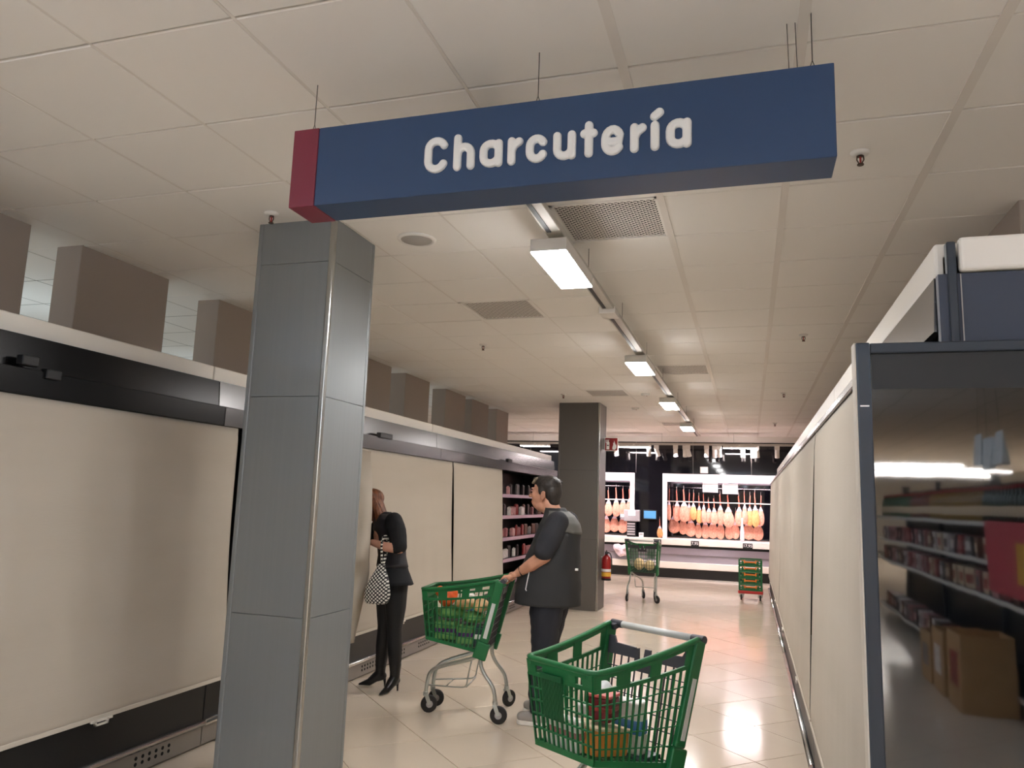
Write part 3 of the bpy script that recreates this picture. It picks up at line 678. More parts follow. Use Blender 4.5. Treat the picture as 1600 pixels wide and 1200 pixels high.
for i,x in enumerate((-3.3,-2.8,-1.5,-.9,-.3,.4)):
    ld = bpy.data.lights.new('spot_light','SPOT'); ld.energy = L_SPOT*10; ld.color = (1,.80,.86); ld.spot_size = 1.15; ld.spot_blend = .6; ld.shadow_soft_size = .05
    lo = bpy.data.objects.new('spot_light', ld); COL.objects.link(lo); lo.location = (x,16.72,2.70)
    lo.rotation_euler = Vector((0,-1.0,1.35)).to_track_quat('Z','Y').to_euler()
# extinguisher and sign on the far column
ex = thing('fire_extinguisher','red fire extinguisher hung on the far column','fire extinguisher',(-2.115,11.9,.44))
MB().lathe([(.06,0),(.072,.012),(.072,.30),(.06,.345),(.03,.37),(.022,.39)],20).build('cylinder', m_redext, ex, smooth=True)
MB().lathe([(.0735,.06),(.0735,.12)],20).build('yellow_label', m_yellow, ex); MB().lathe([(.0735,.13),(.0735,.17)],20).build('label', m_paper, ex)
MB().lathe([(.074,0),(.074,.03)],20).build('base_ring', m_blackpl, ex)
MB().box(-.02,.02,-.02,.02,.385,.425).bar((0,-.01,.42),(.02,-.1,.45),.008,.006).bar((0,-.01,.41),(.02,-.09,.40),.008,.006).build('valve', m_blackpl, ex)
MB().tube(smooth_path([(0,.02,.40),(.05,.0,.42),(.085,-.01,.34),(.085,-.01,.12)]),.009,8).build('hose', m_rubber, ex, smooth=True)
MB().box(-.082,-.074,-.03,.03,.12,.36).build('wall_bracket', m_steel, ex)
fs_ = thing('fire_sign','red projecting sign with extinguisher and flame symbols on the far column','sign',(-2.06,11.88,2.42))
MB().box(-.105,.105,-.004,.006,-.004,.206).build('sign_border', m_paper, fs_); MB().box(-.097,.097,-.006,-.004,.004,.198).build('sign_face', M('sign_red',(138,26,30),.45), fs_)
MB().box(-.14,-.105,-.003,.005,.02,.19).build('bracket', m_kick, fs_)
e_ = MB().box(-.075,-.028,-.0085,-.006,.02,.13).lathe([(.0235,-.0085),(.0235,-.006)],16,(-.0515,0,.13)).box(-.06,-.043,-.0085,-.006,.15,.17).bar((-.052,-.0072,.165),(-.022,-.0072,.175),.001,.004).bar((-.052,-.0072,.168),(-.083,-.0072,.15),.001,.004)
e_.v = [(v if not (abs(v[1])>.01) else v) for v in e_.v]
# lathe was along z: rebuild the shoulder as a flat disc facing the viewer
e_ = MB().box(-.075,-.028,-.0085,-.006,.02,.125); n = 12
e_.add([(-.0515+.0235*math.cos(PI*i/n), yy, .125+.022*math.sin(PI*i/n)) for yy in (-.0085,-.006) for i in range(n+1)], [tuple(range(n+1)), tuple(range(2*n+1,n,-1))]+[(i+1,i,i+n+1,i+n+2) for i in range(n)])
e_.box(-.058,-.045,-.0085,-.006,.145,.166).box(-.075,-.03,-.0085,-.006,.162,.170).box(-.085,-.075,-.0085,-.006,.12,.170)
e_.build('extinguisher_symbol', m_paper, fs_)
fl = [(.02,.02),(.06,.015),(.08,.04),(.083,.075),(.072,.11),(.066,.085),(.06,.12),(.045,.16),(.043,.115),(.03,.13),(.032,.09),(.02,.06)]
MB().add([(x,yy,z) for yy in (-.0085,-.006) for x,z in fl],[tuple(range(12)),tuple(range(23,11,-1))]+[((i+1)%12,i,i+12,(i+1)%12+12) for i in range(12)]).build('flame_symbol', m_paper, fs_)
MB().box(-.068,-.036,-.0095,-.0084,.075,.09).build('gauge_mark', m_blackpl, fs_)
# ------------------------------------------------------------------ shopping carts
HF, HR, LN = .205, .272, .60
def rimz(t): return .915+.095*(t**1.5)                 # t: 0 front .. 1 rear
def side_top(x, sgn):                                   # point on the rim at forward distance x
    t = 1-x/LN; return Vector((x, sgn*(HF+(HR-HF)*t), rimz(t)))
def side_pt(u, v, sgn):                                 # u 0 rear..1 front, v 0 bottom..1 top
    xb = .105+(.555-.105)*u; tb = 1-u; zb = .475+.075*u; yb = .235+(.175-.235)*u
    tp_ = side_top(LN*u, sgn); return Vector((xb,sgn*yb,zb))*(1-v)+tp_*v
def front_pt(s, v):                                     # s -1..1 across
    b = Vector((.555, .175*s, .55)); tp_ = Vector((LN, HF*s, rimz(0))); return b*(1-v)+tp_*v
def rear_pt(s, v):
    b = Vector((.105, .235*s, .475)); tp_ = Vector((.012, HR*.93*s, .955)); return b*(1-v)+tp_*v
def make_cart():
    t = thing('shopping_cart','x','shopping cart')
    # rim
    P = [side_top(LN*i/14, 1) for i in range(15)]; P[-1] = P[-1]+Vector((-.02,0,0))
    Q = [front_pt(s, 1)+Vector((0,0,0)) for s in (.85,.5,0,-.5,-.85)]
    R2 = [side_top(LN*(14-i)/14, -1) for i in range(15)]; R2[0] = R2[0]+Vector((-.02,0,0))
    path = P+Q+R2
    rim = MB()
    rim.tube(path, .0165, 8, sq=.75); rim.build('rim', m_green, t, smooth=True)
    lipm = MB()
    for a,b in zip(path[:-1],path[1:]): lipm.bar(a-Vector((0,0,.012)),b-Vector((0,0,.012)),.004,.014)
    lipm.build('rim_skirt', m_green, t)
    for sgn in (1,-1):
        m = MB()
        nv = 15
        for i in range(nv+1):
            u = i/nv; m.bar(side_pt(u,.0,sgn), side_pt(u,.80,sgn), .0036, .0045, (1,0,0))
        for k in range(1,5):
            v = .02+.78*k/5
            for i in range(8): m.bar(side_pt(i/8,v,sgn), side_pt((i+1)/8,v,sgn), .0022, .0024)
        for v, hh in ((.80,.008),(.02,.012)):
            for i in range(8): m.bar(side_pt(i/8,v,sgn), side_pt((i+1)/8,v,sgn), .0055, hh)
        # window row: solid webs between three openings
        for a,b in ((0,.10),(.36,.46),(.66,.78),(.93,1.0)):
            for i in range(3):
                u0 = a+(b-a)*i/3; u1 = a+(b-a)*(i+1)/3
                c0 = [side_pt(u0,.80,sgn), side_pt(u1,.80,sgn), side_pt(u1,.98,sgn), side_pt(u0,.98,sgn)]; o = Vector((0,.004*sgn,0))
                m.add([p-o for p in c0]+[p+o for p in c0], [(0,1,2,3),(7,6,5,4),(0,4,5,1),(1,5,6,2),(2,6,7,3),(3,7,4,0)])
        m.build('side_panel', m_green, t)
    m = MB()
    for i in range(13):
        s = -1+2*i/12; m.bar(front_pt(s,0), front_pt(s,.82), .0036, .0045, (1,0,0))
    for v,h_ in ((.02,.012),(.2,.003),(.36,.003),(.52,.003),(.66,.003),(.82,.008)): m.bar(front_pt(-1,v), front_pt(1,v), .0055, h_)
    for a,b in ((-1,-.72),(-.5,.5),(.72,1)):
        c0 = [front_pt(a,.80), front_pt(b,.80), front_pt(b,.98), front_pt(a,.98)]; o = Vector((.004,0,0))
        m.add([p-o for p in c0]+[p+o for p in c0], [(0,1,2,3),(7,6,5,4),(0,4,5,1),(1,5,6,2),(2,6,7,3),(3,7,4,0)])
    m.build('front_panel', m_green, t)
    m = MB()                                              # close-slatted advert plate on the front
    for i in range(13):
        s = -.1-.62*i/12+.22; p, q = front_pt(s,.36)+Vector((.012,0,0)), front_pt(s,.84)+Vector((.012,0,0)); m.bar(p,q,.0030,.002,(1,0,0))
    m.bar(front_pt(.15,.84)+Vector((.013,0,0)), front_pt(-.53,.84)+Vector((.013,0,0)), .004,.012)
    m.build('front_plate', m_greend, t)
    m = MB()
    for i in range(9): m.bar(side_pt(i/8,.01,-1), side_pt(i/8,.01,1), .004,.004)
    for j in range(1,9):
        s = -1+2*j/9
        m.bar(Vector((.105,.235*s,.478)), Vector((.555,.175*s,.552)), .004,.004)
    m.build('basket_floor', m_greend, t)
    g = MB()
    for i in range(12):
        s = -1+2*i/11; g.bar(rear_pt(s,.0), rear_pt(s,.84 if abs(s)>.3 else .73), .003,.003,(1,0,0))
    for k in range(7): g.bar(rear_pt(-1,.03+.115*k), rear_pt(1,.03+.115*k), .0022,.0022)
    def plate(pts):
        g.add([rear_pt(s,v)-Vector((.005,0,0)) for s,v in pts]+[rear_pt(s,v)+Vector((.005,0,0)) for s,v in pts], [tuple(range(len(pts))), tuple(range(2*len(pts)-1,len(pts)-1,-1))]+[((i+1)%len(pts),i,i+len(pts),(i+1)%len(pts)+len(pts)) for i in range(len(pts))])
    plate([(-1,.83),(-.3,.83),(-.3,.93),(-.8,.94),(-.86,1.0),(-1,1.0)]); plate([(.3,.83),(1,.83),(1,1.0),(.86,1.0),(.8,.94),(.3,.93)])
    plate([(-.3,.72),(.3,.72),(.3,.80),(-.3,.80)]); plate([(-.3,.78),(-.18,.78),(-.22,.93),(-.3,.92)]); plate([(.18,.78),(.3,.78),(.3,.92),(.22,.93)]); plate([(-.09,.78),(.09,.78),(.07,.93),(-.07,.93)])
    g.build('rear_gate', m_grey, t)
    for sgn in (1,-1):
        a = Vector((-.012,sgn*HR,1.005)); b = Vector((.10,sgn*.24,.56)); c = Vector((.135,sgn*.235,.44))
        po = MB().bar(a,b,.014,.034,(1,0,0)).bar(b,c,.018,.05,(1,0,0)).build('corner_post', m_green, t, bevel=(.008,2))
        d = (b-a); MB().bar(a+d*.36+Vector((-.0,sgn*.0145,0)), a+d*.93+Vector((0,sgn*.0145,0)), .002,.014,(1,0,0)).build('grey_insert', m_handle, po)
    hd = MB().tube([(-.035,-HR*.78,1.005),(-.035,HR*.78,1.005)], .0165, 14).build('handle', m_handle, t, smooth=True)
    for sgn in (1,-1):
        MB().tube([(-.035,sgn*HR*.78,1.005),(-.035,sgn*(HR+.012),1.005)], [.0185,.020], 14).bar((-.035,sgn*(HR-.02),1.0),(0,sgn*(HR-.02),.99),.018,.014).build('handle_end', m_grey, hd, bevel=(.004,2))
    fr = MB()
    for sgn in (1,-1):
        fr.tube(smooth_path([(.13,sgn*.20,.47),(.20,sgn*.19,.425),(.46,sgn*.12,.345),(.535,sgn*.105,.30),(.555,sgn*.10,.22),(.56,sgn*.10,.145)],2), .0145, 10)
        fr.tube(smooth_path([(.12,sgn*.215,.47),(.125,sgn*.22,.40),(.09,sgn*.225,.33),(.025,sgn*.235,.26),(.005,sgn*.24,.20),(.0,sgn*.24,.14)],2), .0145, 10)
    fr.build('tube_frame', m_zinc, t, smooth=True)
    rk = MB()
    for sgn in (1,-1): rk.tube(smooth_path([(.20,sgn*.17,.42),(.225,sgn*.165,.30),(.235,sgn*.16,.225),(.28,sgn*.15,.21),(.54,sgn*.095,.20)],1), .0055, 8)
    rk.tube([(.235,-.16,.222),(.235,.16,.222)], .0055, 8).tube([(.40,-.12,.207),(.40,.12,.207)], .004, 8)
    rk.build('lower_rack', m_zinc, t, smooth=True)
    for x,y,a in ((.56,.10,.5),(.56,-.10,.2),(0,.24,.0),(0,-.24,.9)):
        ca, sa = math.cos(a), math.sin(a)
        def Tr(m): m.v = [(x+vx*ca-vy*sa, y+vx*sa+vy*ca, vz) for vx,vy,vz in m.v]; return m
        f = MB().lathe([(.017,.128),(.02,.132),(.02,.15),(.017,.155)],14)
        for sy in (-1,1): f.bar((.0,sy*.019,.132),(-.028,sy*.019,.062),.014,.003,(0,1,0))
        f.box(-.016,.016,-.022,.022,.122,.132)
        cs = Tr(f).build('caster', m_zinc, t)
        wl_ = MB().lathe([(.028,-.016),(.055,-.015),(.0625,-.009),(.0625,.009),(.055,.015),(.028,.016)],22,(-.028,0,.0628),'y')
        Tr(wl_).build('wheel', m_rubber, cs, smooth=False)
        Tr(MB().lathe([(.026,-.0185),(.026,.0185)],14,(-.028,0,.0628),'y')).build('hub', m_grey2, cs)
    return t
cart0 = make_cart()
cart0.location = (-.456,3.80,0); cart0.rotation_euler = (0,0,math.atan2(-.834,-.551))
cart0['label'] = 'half-filled green shopping cart nearest the viewpoint with a pale grey handle'; cart0['group'] = 'green plastic shopping carts'
cart1 = copy_tree(cart0); cart1.location = (-1.813,5.77,0); cart1.rotation_euler = (0,0,math.atan2(-.13,-.99)); cart1['label'] = 'loaded green shopping cart held by the man in the dark vest'
cart2 = copy_tree(cart0); cart2.location = (-1.735,13.12,0); cart2.rotation_euler = (0,0,math.atan2(.995,.09)); cart2['label'] = 'far green shopping cart standing before the ham counter'
# goods in the carts, placed in the cart's own frame
def incart(c, x, y, z):
    a = c.rotation_euler.z; return (c.location.x+x*math.cos(a)-y*math.sin(a), c.location.y+x*math.sin(a)+y*math.cos(a), z)
def boxgood(c, name, lb, cat, pos, dim, mat, rz=0, stripe=None, lid=None, ry=0):
    p = incart(c, *pos); t = thing(name, lb, cat, p, c.rotation_euler.z+rz); t.rotation_euler.y = ry
    l, w_, h_ = dim
    MB().box(-l/2,l/2,-w_/2,w_/2,0,h_).build('body', mat, t, bevel=(min(.012,h_*.2),3))
    if stripe:
        e = .0012; MB().box(-l/2-e,l/2+e,-w_/2-e,w_/2+e,h_*.35,h_*.68).build('printed_band', stripe, t, bevel=(min(.012,h_*.2),3))
    if lid: MB().box(-l/2-.003,l/2+.003,-w_/2-.003,w_/2+.003,h_,h_+.012).build('lid', lid, t, bevel=(.003,1))
    return t
def softgood(c, name, lb, cat, pos, r, mat, rz=0, rot=None, extra=None):
    p = incart(c, *pos); t = thing(name, lb, cat, p, c.rotation_euler.z+rz)
    b = Blob().ell((0,0,r[2]),r); 
    for e in (extra or []): b.ell(*e)
    b.build('body', mat, t, .008, 4, lambda v: v+Vector((.006,.006,.006))*noise.noise(v*22+Vector((r[0]*50,0,0))))
    return t
m_or = M('orange_netting',(228,96,40),.5,var=(30,.2)); m_pur = M('purple_label',(86,34,110),.4); m_lgreen = M('leaf_green_pack',(120,168,96),.5,var=(14,.3)); m_beige = M('bread_beige',(222,178,128),.6,var=(14,.25))
m_card = M('cardboard',(190,150,104),.75,var=(8,.08)); m_blue2 = M('blue_stripe',(84,132,196),.5); m_jar = M('jar_dark_red',(110,24,34),.2); m_pink2 = M('pink_lid',(206,96,92),.4); m_teal = M('dark_pack',(50,64,70),.35); m_pale = M('pale_plastic_bag',(214,222,224),.35,var=(10,.1)); m_ochre = M('ochre_box',(214,130,54),.5,var=(10,.12))
Zf = lambda x: .487+(.555-.487)*(x-.105)/.45
c = cart0
boxgood(c,'ochre_carton','flat ochre carton on the near cart\'s floor','carton',(.40,.03,Zf(.40)+.012),(.20,.20,.10),m_ochre,lid=m_packs[6],ry=-.15)
boxgood(c,'jar_pack','dark red jar pack with pink top on the ochre carton in the near cart','jar pack',(.37,.05,Zf(.40)+.14),(.10,.11,.10),m_jar,.3,stripe=m_packs[1],lid=m_pink2)
softgood(c,'plastic_bag','pale bag with blue stripe in the near cart','bag',(.26,-.06,Zf(.26)+.01),(.10,.07,.14),m_pale,.4)
boxgood(c,'striped_carton','white and blue carton leaning in the middle of the near cart','carton',(.22,.07,Zf(.2)+.02),(.07,.14,.22),m_paper,.2,stripe=m_blue2)
boxgood(c,'bread_bag','beige bread bag by the rear gate of the near cart','bread',(.155,-.1,Zf(.15)+.015),(.06,.13,.20),m_beige)
boxgood(c,'dark_pack','dark teal pack flat on the near cart\'s floor at its rear','pack',(.20,.12,Zf(.2)+.0),(.14,.10,.02),m_teal)
boxgood(c,'white_tray','white food tray against the front of the near cart','tray',(.51,-.04,Zf(.51)+.01),(.05,.2,.13),m_packs[2],0,stripe=m_packs[4])
boxgood(c,'blue_carton','light blue milk carton standing by the near cart\'s left side','carton',(.33,-.12,Zf(.33)+.01),(.06,.05,.17),m_paper,0,stripe=m_blue2)
c = cart1
boxgood(c,'juice_pack','purple and white juice pack at the bottom of the loaded cart','juice pack',(.42,.10,Zf(.42)+.012),(.16,.10,.13),m_lgreen,0,stripe=m_pur)
boxgood(c,'juice_pack','second purple juice pack nearer the handle in the loaded cart','juice pack',(.27,.11,Zf(.27)+.012),(.13,.10,.13),m_lgreen,0,stripe=m_pur)
boxgood(c,'dark_pack','dark foil coffee pack by the rear of the loaded cart','pack',(.16,.13,Zf(.16)+.012),(.07,.08,.15),m_teal,0,stripe=m_paper)
boxgood(c,'grey_pack','grey pack on the far side of the loaded cart\'s floor','pack',(.28,-.06,Zf(.28)+.012),(.28,.16,.13),m_packs[7])
softgood(c,'salad_bag','green salad bag in the middle of the loaded cart','salad',(.40,.04,Zf(.42)+.15),(.12,.09,.05),m_lgreen)
softgood(c,'salad_bag','smaller green salad bag near the rear of the loaded cart','salad',(.22,.06,Zf(.22)+.16),(.09,.09,.045),m_lgreen)
softgood(c,'orange_net','bright orange net bag on top of the loaded cart\'s front','oranges',(.44,.06,Zf(.44)+.235),(.07,.06,.07),m_or,0,None,[((.05,.03,.12),(.04,.04,.04)),((-.03,-.03,.1),(.05,.05,.05))])
softgood(c,'bread_bag','beige bread bag on top in the middle of the loaded cart','bread',(.29,.06,Zf(.3)+.245),(.09,.08,.045),m_beige)
softgood(c,'bread_bag','beige bread bag on top by the handle of the loaded cart','bread',(.17,.05,Zf(.2)+.245),(.06,.12,.05),m_beige)
boxgood(c,'milk_carton','white and teal carton upright in the loaded cart','carton',(.30,-.09,Zf(.3)+.145),(.08,.08,.2),m_paper,0,stripe=m_blue2)
c = cart2
softgood(c,'bread_bag','cream bread bag on the left in the far cart','bread',(.20,.09,Zf(.2)+.005),(.08,.09,.10),M('cream_bag',(236,214,160),.5,var=(14,.2)))
softgood(c,'bread_bag','cream bread bag on the right in the far cart','bread',(.20,-.09,Zf(.2)+.005),(.08,.09,.085),_M['cream_bag'])
# green folding crates on a red dolly
dl = thing('crate_dolly','red dolly on castors under the green crates by the right chillers','dolly',(.0,14.55,0),-.03)
MB().box(-.21,.21,-.15,.30,.115,.165).build('platform', m_reddolly, dl, bevel=(.01,2))
for x in (-.16,.16):
    for y in (-.10,.25):
        f = MB().box(x-.02,x+.02,y-.025,y+.025,.10,.116).bar((x-.022,y,.105),(x-.022,y+.02,.05),.004,.016,(1,0,0)).bar((x+.022,y,.105),(x+.022,y+.02,.05),.004,.016,(1,0,0)).build('castor', m_zinc, dl)
        MB().lathe([(.03,-.014),(.05,-.012),(.05,.012),(.03,.014)],18,(x,y+.02,.0502),'x').build('wheel', m_rubber, f)
def crate():
    t = thing('folding_crate','x','crate',(0,0,0)); s = .20
    m = MB()
    for z0,z1 in ((0,.012),(.012,.03),(.088,.106)):
        if z1 < .013: m.box(-s,s,-.14,.28,z0,z1)
        else: m.box(-s,s,-.14,-.128,z0,z1).box(-s,s,.268,.28,z0,z1).box(-s,-s+.012,-.14,.28,z0,z1).box(s-.012,s,-.14,.28,z0,z1)
    for x in (-.20,-.145,.115,.17): m.box(x,x+.03,-.14,-.128,.03,.088)
    for y in (-.12,-.04,.04,.12,.2): m.box(-s,-s+.012,y,y+.05,.03,.088).box(s-.012,s,y,y+.05,.03,.088)
    m.box(-.115,.115,-.135,-.128,.02,.06)
    m.build('crate_body', m_green, t, bevel=(.002,1))
    MB().box(-.105,.105,-.152,-.136,.052,.076).box(-.105,-.085,-.150,-.132,.04,.098).box(.085,.105,-.150,-.132,.04,.098).build('orange_handle', m_orange, t, bevel=(.003,1))
    MB().box(-.14,-.11,-.146,-.138,.085,.092).box(.11,.14,-.146,-.138,.085,.092).build('latch', m_orange, t)
    return t
cr0 = crate()
for i in range(5):
    o = cr0 if i == 0 else copy_tree(cr0)
    o.location = (.0,14.55,.1655+i*.1075); o.rotation_euler = (0,0,-.03)
    tag(o, 'green folding crate with orange handle, %s of the stack on the red dolly'%['lowest','second lowest','middle','second highest','topmost'][i], None, 'green folding crates stacked on the dolly')
# ------------------------------------------------------------------ people
def V(*a): return Vector(a)
def loft(rows, n=28, ang=0, wr=.0, seed=0, cap=2.2):     # rows: (z, cx, cy, rx, ry)
    out = []
    for z, cx, cy, rx, ry in rows:
        ring = []
        for j in range(n):
            a = 2*PI*j/n; c_, s_ = math.cos(a), math.sin(a)
            x = math.copysign(abs(c_)**(2/cap), c_)*rx; y = math.copysign(abs(s_)**(2/cap), s_)*ry
            k = 1+wr*noise.noise(Vector((c_*2.2, s_*2.2, z*9+seed)))
            x, y = x*k, y*k
            ring.append((cx+x*math.cos(ang)-y*math.sin(ang), cy+x*math.sin(ang)+y*math.cos(ang), z+wr*.15*noise.noise(Vector((c_*2,s_*2,seed)))))
        out.append(ring)
    return out
def dense(rows, k=4):
    o = []
    for a, b in zip(rows[:-1], rows[1:]):
        for i in range(k): o.append(tuple(p+(q-p)*i/k for p, q in zip(a, b)))
    return o+[rows[-1]]
def hand(b, g, dirf, axis, flip=1):          # g grip centre on the bar, dirf towards the bar's far side, axis along the bar
    f = Vector(dirf).normalized(); ax = Vector(axis).normalized(); up = V(0,0,1)
    pc = g-f*.030+up*.022
    b.cap(pc-ax*.022, pc+ax*.022, .021).cap(pc-f*.035+up*.02-ax*.012, pc-f*.035+up*.02+ax*.012, .022)
    for i, (L, r) in enumerate(((.88,.0088),(1,.0092),(.95,.0090),(.78,.0080))):
        o = ax*flip*(.034-.0228*i)
        P = [g+o-f*.018+up*.030, g+o+f*.012*L+up*.030*L, g+o+f*.031*L+up*.006, g+o+f*.014*L-up*.024*L]
        b.chain(P, [r*1.05, r, r*.95, r*.85])
    t0 = pc+ax*flip*.03
    b.chain([t0, g+ax*flip*.045-f*.026-up*.004, g+ax*flip*.042-f*.002-up*.026], [.0125,.0105,.009])
    return pc-f*.06+up*.035
O = V(-1.47,5.80,0)
man = thing('person','man in dark vest, short sleeves and dark trousers holding the loaded cart','person',O)
def Rz(p, c, a): d = p-c; return V(c.x+d.x*math.cos(a)-d.y*math.sin(a), c.y+d.x*math.sin(a)+d.y*math.cos(a), p.z)
hc = V(-1.515,5.80,1.69); HA = -.22
def H(x, y, z): return Rz(V(x,5.80+y,z), hc, HA)-O
RH = Matrix.Rotation(HA, 3, 'Z')
b = Blob()
b.ell(H(-1.512,0,1.70),(.097,.078,.093),RH).ell(H(-1.555,0,1.645),(.075,.066,.095),RH).ell(H(-1.570,0,1.582),(.050,.052,.045),RH).ell(H(-1.535,0,1.565),(.06,.062,.05),RH)
b.cap(H(-1.622,0,1.675),H(-1.648,0,1.640),.009,.0145).ell(H(-1.640,.013,1.634),(.010,.008,.008),RH).ell(H(-1.640,-.013,1.634),(.010,.008,.008),RH)
b.cap(H(-1.615,-.03,1.695),H(-1.615,.03,1.695),.0125).cap(H(-1.618,-.016,1.600),H(-1.618,.016,1.600),.010).cap(H(-1.617,-.014,1.586),H(-1.617,.014,1.586),.010)
for s in (-1,1):
    b.ell(H(-1.585,.042*s,1.645),(.03,.022,.028),RH)
    b.ell(H(-1.498,.079*s,1.648),(.020,.010,.034),RH).ell(H(-1.492,.086*s,1.655),(.016,.007,.024),RH).ell(H(-1.505,.082*s,1.622),(.011,.008,.011),RH)
b.cap(V(-1.485,5.80,1.585)-O, V(-1.425,5.80,1.46)-O, .066,.078)
b.ell(V(-1.42,5.8,1.34)-O,(.12,.18,.15)).ell(V(-1.45,5.8,1.08)-O,(.16,.19,.2)).ell(V(-1.45,5.8,.9)-O,(.14,.17,.1))
gL, gR = V(-1.758,5.616,1.005)-O, V(-1.795,5.904,1.005)-O
wL = hand(b, gL, (-.99,-.13,0), (.13,-.99,0), -1); wR = hand(b, gR, (-.99,-.13,0), (.13,-.99,0), 1)
b.chain([V(-1.375,5.615,1.45)-O, V(-1.445,5.56,1.205)-O, V(-1.545,5.575,1.135)-O, wL], [.06,.052,.050,.030])
b.chain([V(-1.375,5.985,1.45)-O, V(-1.455,6.04,1.205)-O, V(-1.56,6.0,1.135)-O, wR], [.06,.052,.050,.030])
for s, kx, ax_, ay in ((-1,-1.475,-1.49,5.625),(1,-1.505,-1.535,5.945)):
    b.chain([V(-1.45,5.80+.09*s,.88)-O, V(kx,5.80+.115*s,.49)-O, V(ax_,ay,.12)-O, V(ax_-.02,ay,.05)-O], [.09,.055,.04,.035])
    b.cap(V(ax_+.03,ay,.045)-O, V(ax_-.10,ay,.038)-O, .03,.026)
b.build('body', m_skin, man, .0048, 3)
m_eye = M('dark_eye', (34,28,26), .2)
for s in (-1,1):
    MB().lathe([(.001,-.008),(.007,-.005),(.009,0),(.007,.005),(.001,.008)],10,tuple(H(-1.6195,.031*s,1.668))).build('eye', m_eye, man, smooth=True)
    MB().tube([H(-1.632,.018*s,1.694),H(-1.626,.036*s,1.698),H(-1.606,.054*s,1.690)],.0055,6).build('eyebrow', m_hair, man, smooth=True)
MB().tube([H(-1.6275,-.022,1.593),H(-1.6315,0,1.5935),H(-1.6275,.022,1.593)],.0028,6).build('mouth_line', M('lip_tone',(150,84,78),.5), man)
hb = Blob().ell(H(-1.490,0,1.722),(.106,.088,.082),RH).ell(H(-1.447,0,1.672),(.066,.081,.085),RH).ell(H(-1.535,0,1.752),(.085,.07,.048),RH).ell(H(-1.44,0,1.61),(.045,.06,.05),RH)
for s in (-1,1): hb.ell(H(-1.515,.074*s,1.69),(.028,.014,.045),RH)
rnd = random.Random(3)
for i in range(26):
    a = rnd.uniform(-1.2,1.2); x = rnd.uniform(-1.6,-1.43); hb.cap(H(x,.07*math.sin(a),1.745+.03*math.cos(a)),H(x+rnd.uniform(-.02,.045),.078*math.sin(a),1.735+.03*math.cos(a)),.016,.010)
hb.build('hair', m_hair, man, .006, 2)
gb = Blob()
for i in range(12):
    y = -.055+.01*i; gb.cap(H(-1.570,y,1.782-abs(y)*.25),H(-1.597,y*1.05,1.757-abs(y)*.3),.015,.010)
gb.build('greying_fringe', m_hairtip, man, .005, 2)
tb = Blob()
tb.chain([V(-1.375,5.63,1.445)-O, V(-1.405,5.575,1.34)-O, V(-1.450,5.552,1.245)-O], [.088,.086,.082]).chain([V(-1.375,5.97,1.445)-O, V(-1.41,6.02,1.34)-O, V(-1.460,6.045,1.245)-O], [.088,.086,.080])
tb.ell(V(-1.415,5.8,1.40)-O,(.125,.185,.12))
def cut(v):
    d = Vector((-.25,0,-.97)); 
    return v
tb.build('t_shirt', m_tee, man, .010, 5, lambda v: v+V(.006,.006,.004)*noise.noise(v*9))
ve = [(.835,-1.480,5.80,.252,.232),(.90,-1.478,5.80,.255,.240),(1.0,-1.472,5.80,.245,.243),(1.12,-1.455,5.80,.22,.243),(1.25,-1.425,5.80,.19,.236),(1.36,-1.405,5.80,.168,.228),(1.43,-1.398,5.80,.148,.205),(1.485,-1.402,5.80,.118,.155),(1.515,-1.418,5.80,.096,.115),(1.54,-1.432,5.80,.086,.092),(1.552,-1.438,5.80,.083,.086)]
rows = dense(ve,4)
mv = MB().rings(loft(rows,36,0,.055,1.0),36); mv.v = [Vector(p)-O for p in mv.v]; mv.build('vest', m_vest, man, smooth=True)
yk = [(z,cx,cy,rx*1.018,ry*1.012) for z,cx,cy,rx,ry in rows if 1.355 < z < 1.53]
my = MB(); n = 36
R_y = loft(yk,36,0,.055,1.0)
vs = []; fs = []
sel = [j for j in range(-11,12)]
for k,rg in enumerate(R_y):
    for j in sel:
        p = Vector(rg[j % n]); drop = .06*abs(j)/11*(1-k/len(R_y)); vs.append(V(p.x,p.y,p.z+drop*.6)-O)
w_ = len(sel)
for k in range(len(R_y)-1):
    for j in range(w_-1): fs.append((k*w_+j,k*w_+j+1,(k+1)*w_+j+1,(k+1)*w_+j))
my.add(vs,fs).build('vest_yoke', m_yoke, man, smooth=True, solid=.006)
MB().tube([V(-1.560,5.568,1.10)-O,V(-1.572,5.562,1.03)-O,V(-1.585,5.560,.955)-O,V(-1.578,5.560,.945)-O],.004,6).build('pocket_zip', m_paper, man)
MB().box(-1.245-O.x,-1.225-O.x,5.69-O.y,5.71-O.y,1.10,1.115).build('reflective_tab', m_paper, man)
tr_ = Blob()
for s, kx, ax_, ay in ((-1,-1.475,-1.485,5.625),(1,-1.505,-1.530,5.945)):
    tr_.chain([V(-1.455,5.80+.095*s,.86)-O, V((-1.455+kx)/2,5.80+.105*s,.68)-O, V(kx,5.80+.115*s,.48)-O, V(ax_,ay,.22)-O, V(ax_+.01,ay,.125)-O], [.135,.112,.088,.074,.072])
tr_.ell(V(-1.46,5.8,.88)-O,(.19,.2,.10))
tr_.build('trousers', m_trouser, man, .009, 4, lambda v: v+V(.010,.010,.0)*noise.noise(v*V(10,10,16)) if False else v+V(.008,.008,.004)*noise.noise(Vector((v.x*9,v.y*9,v.z*16))))
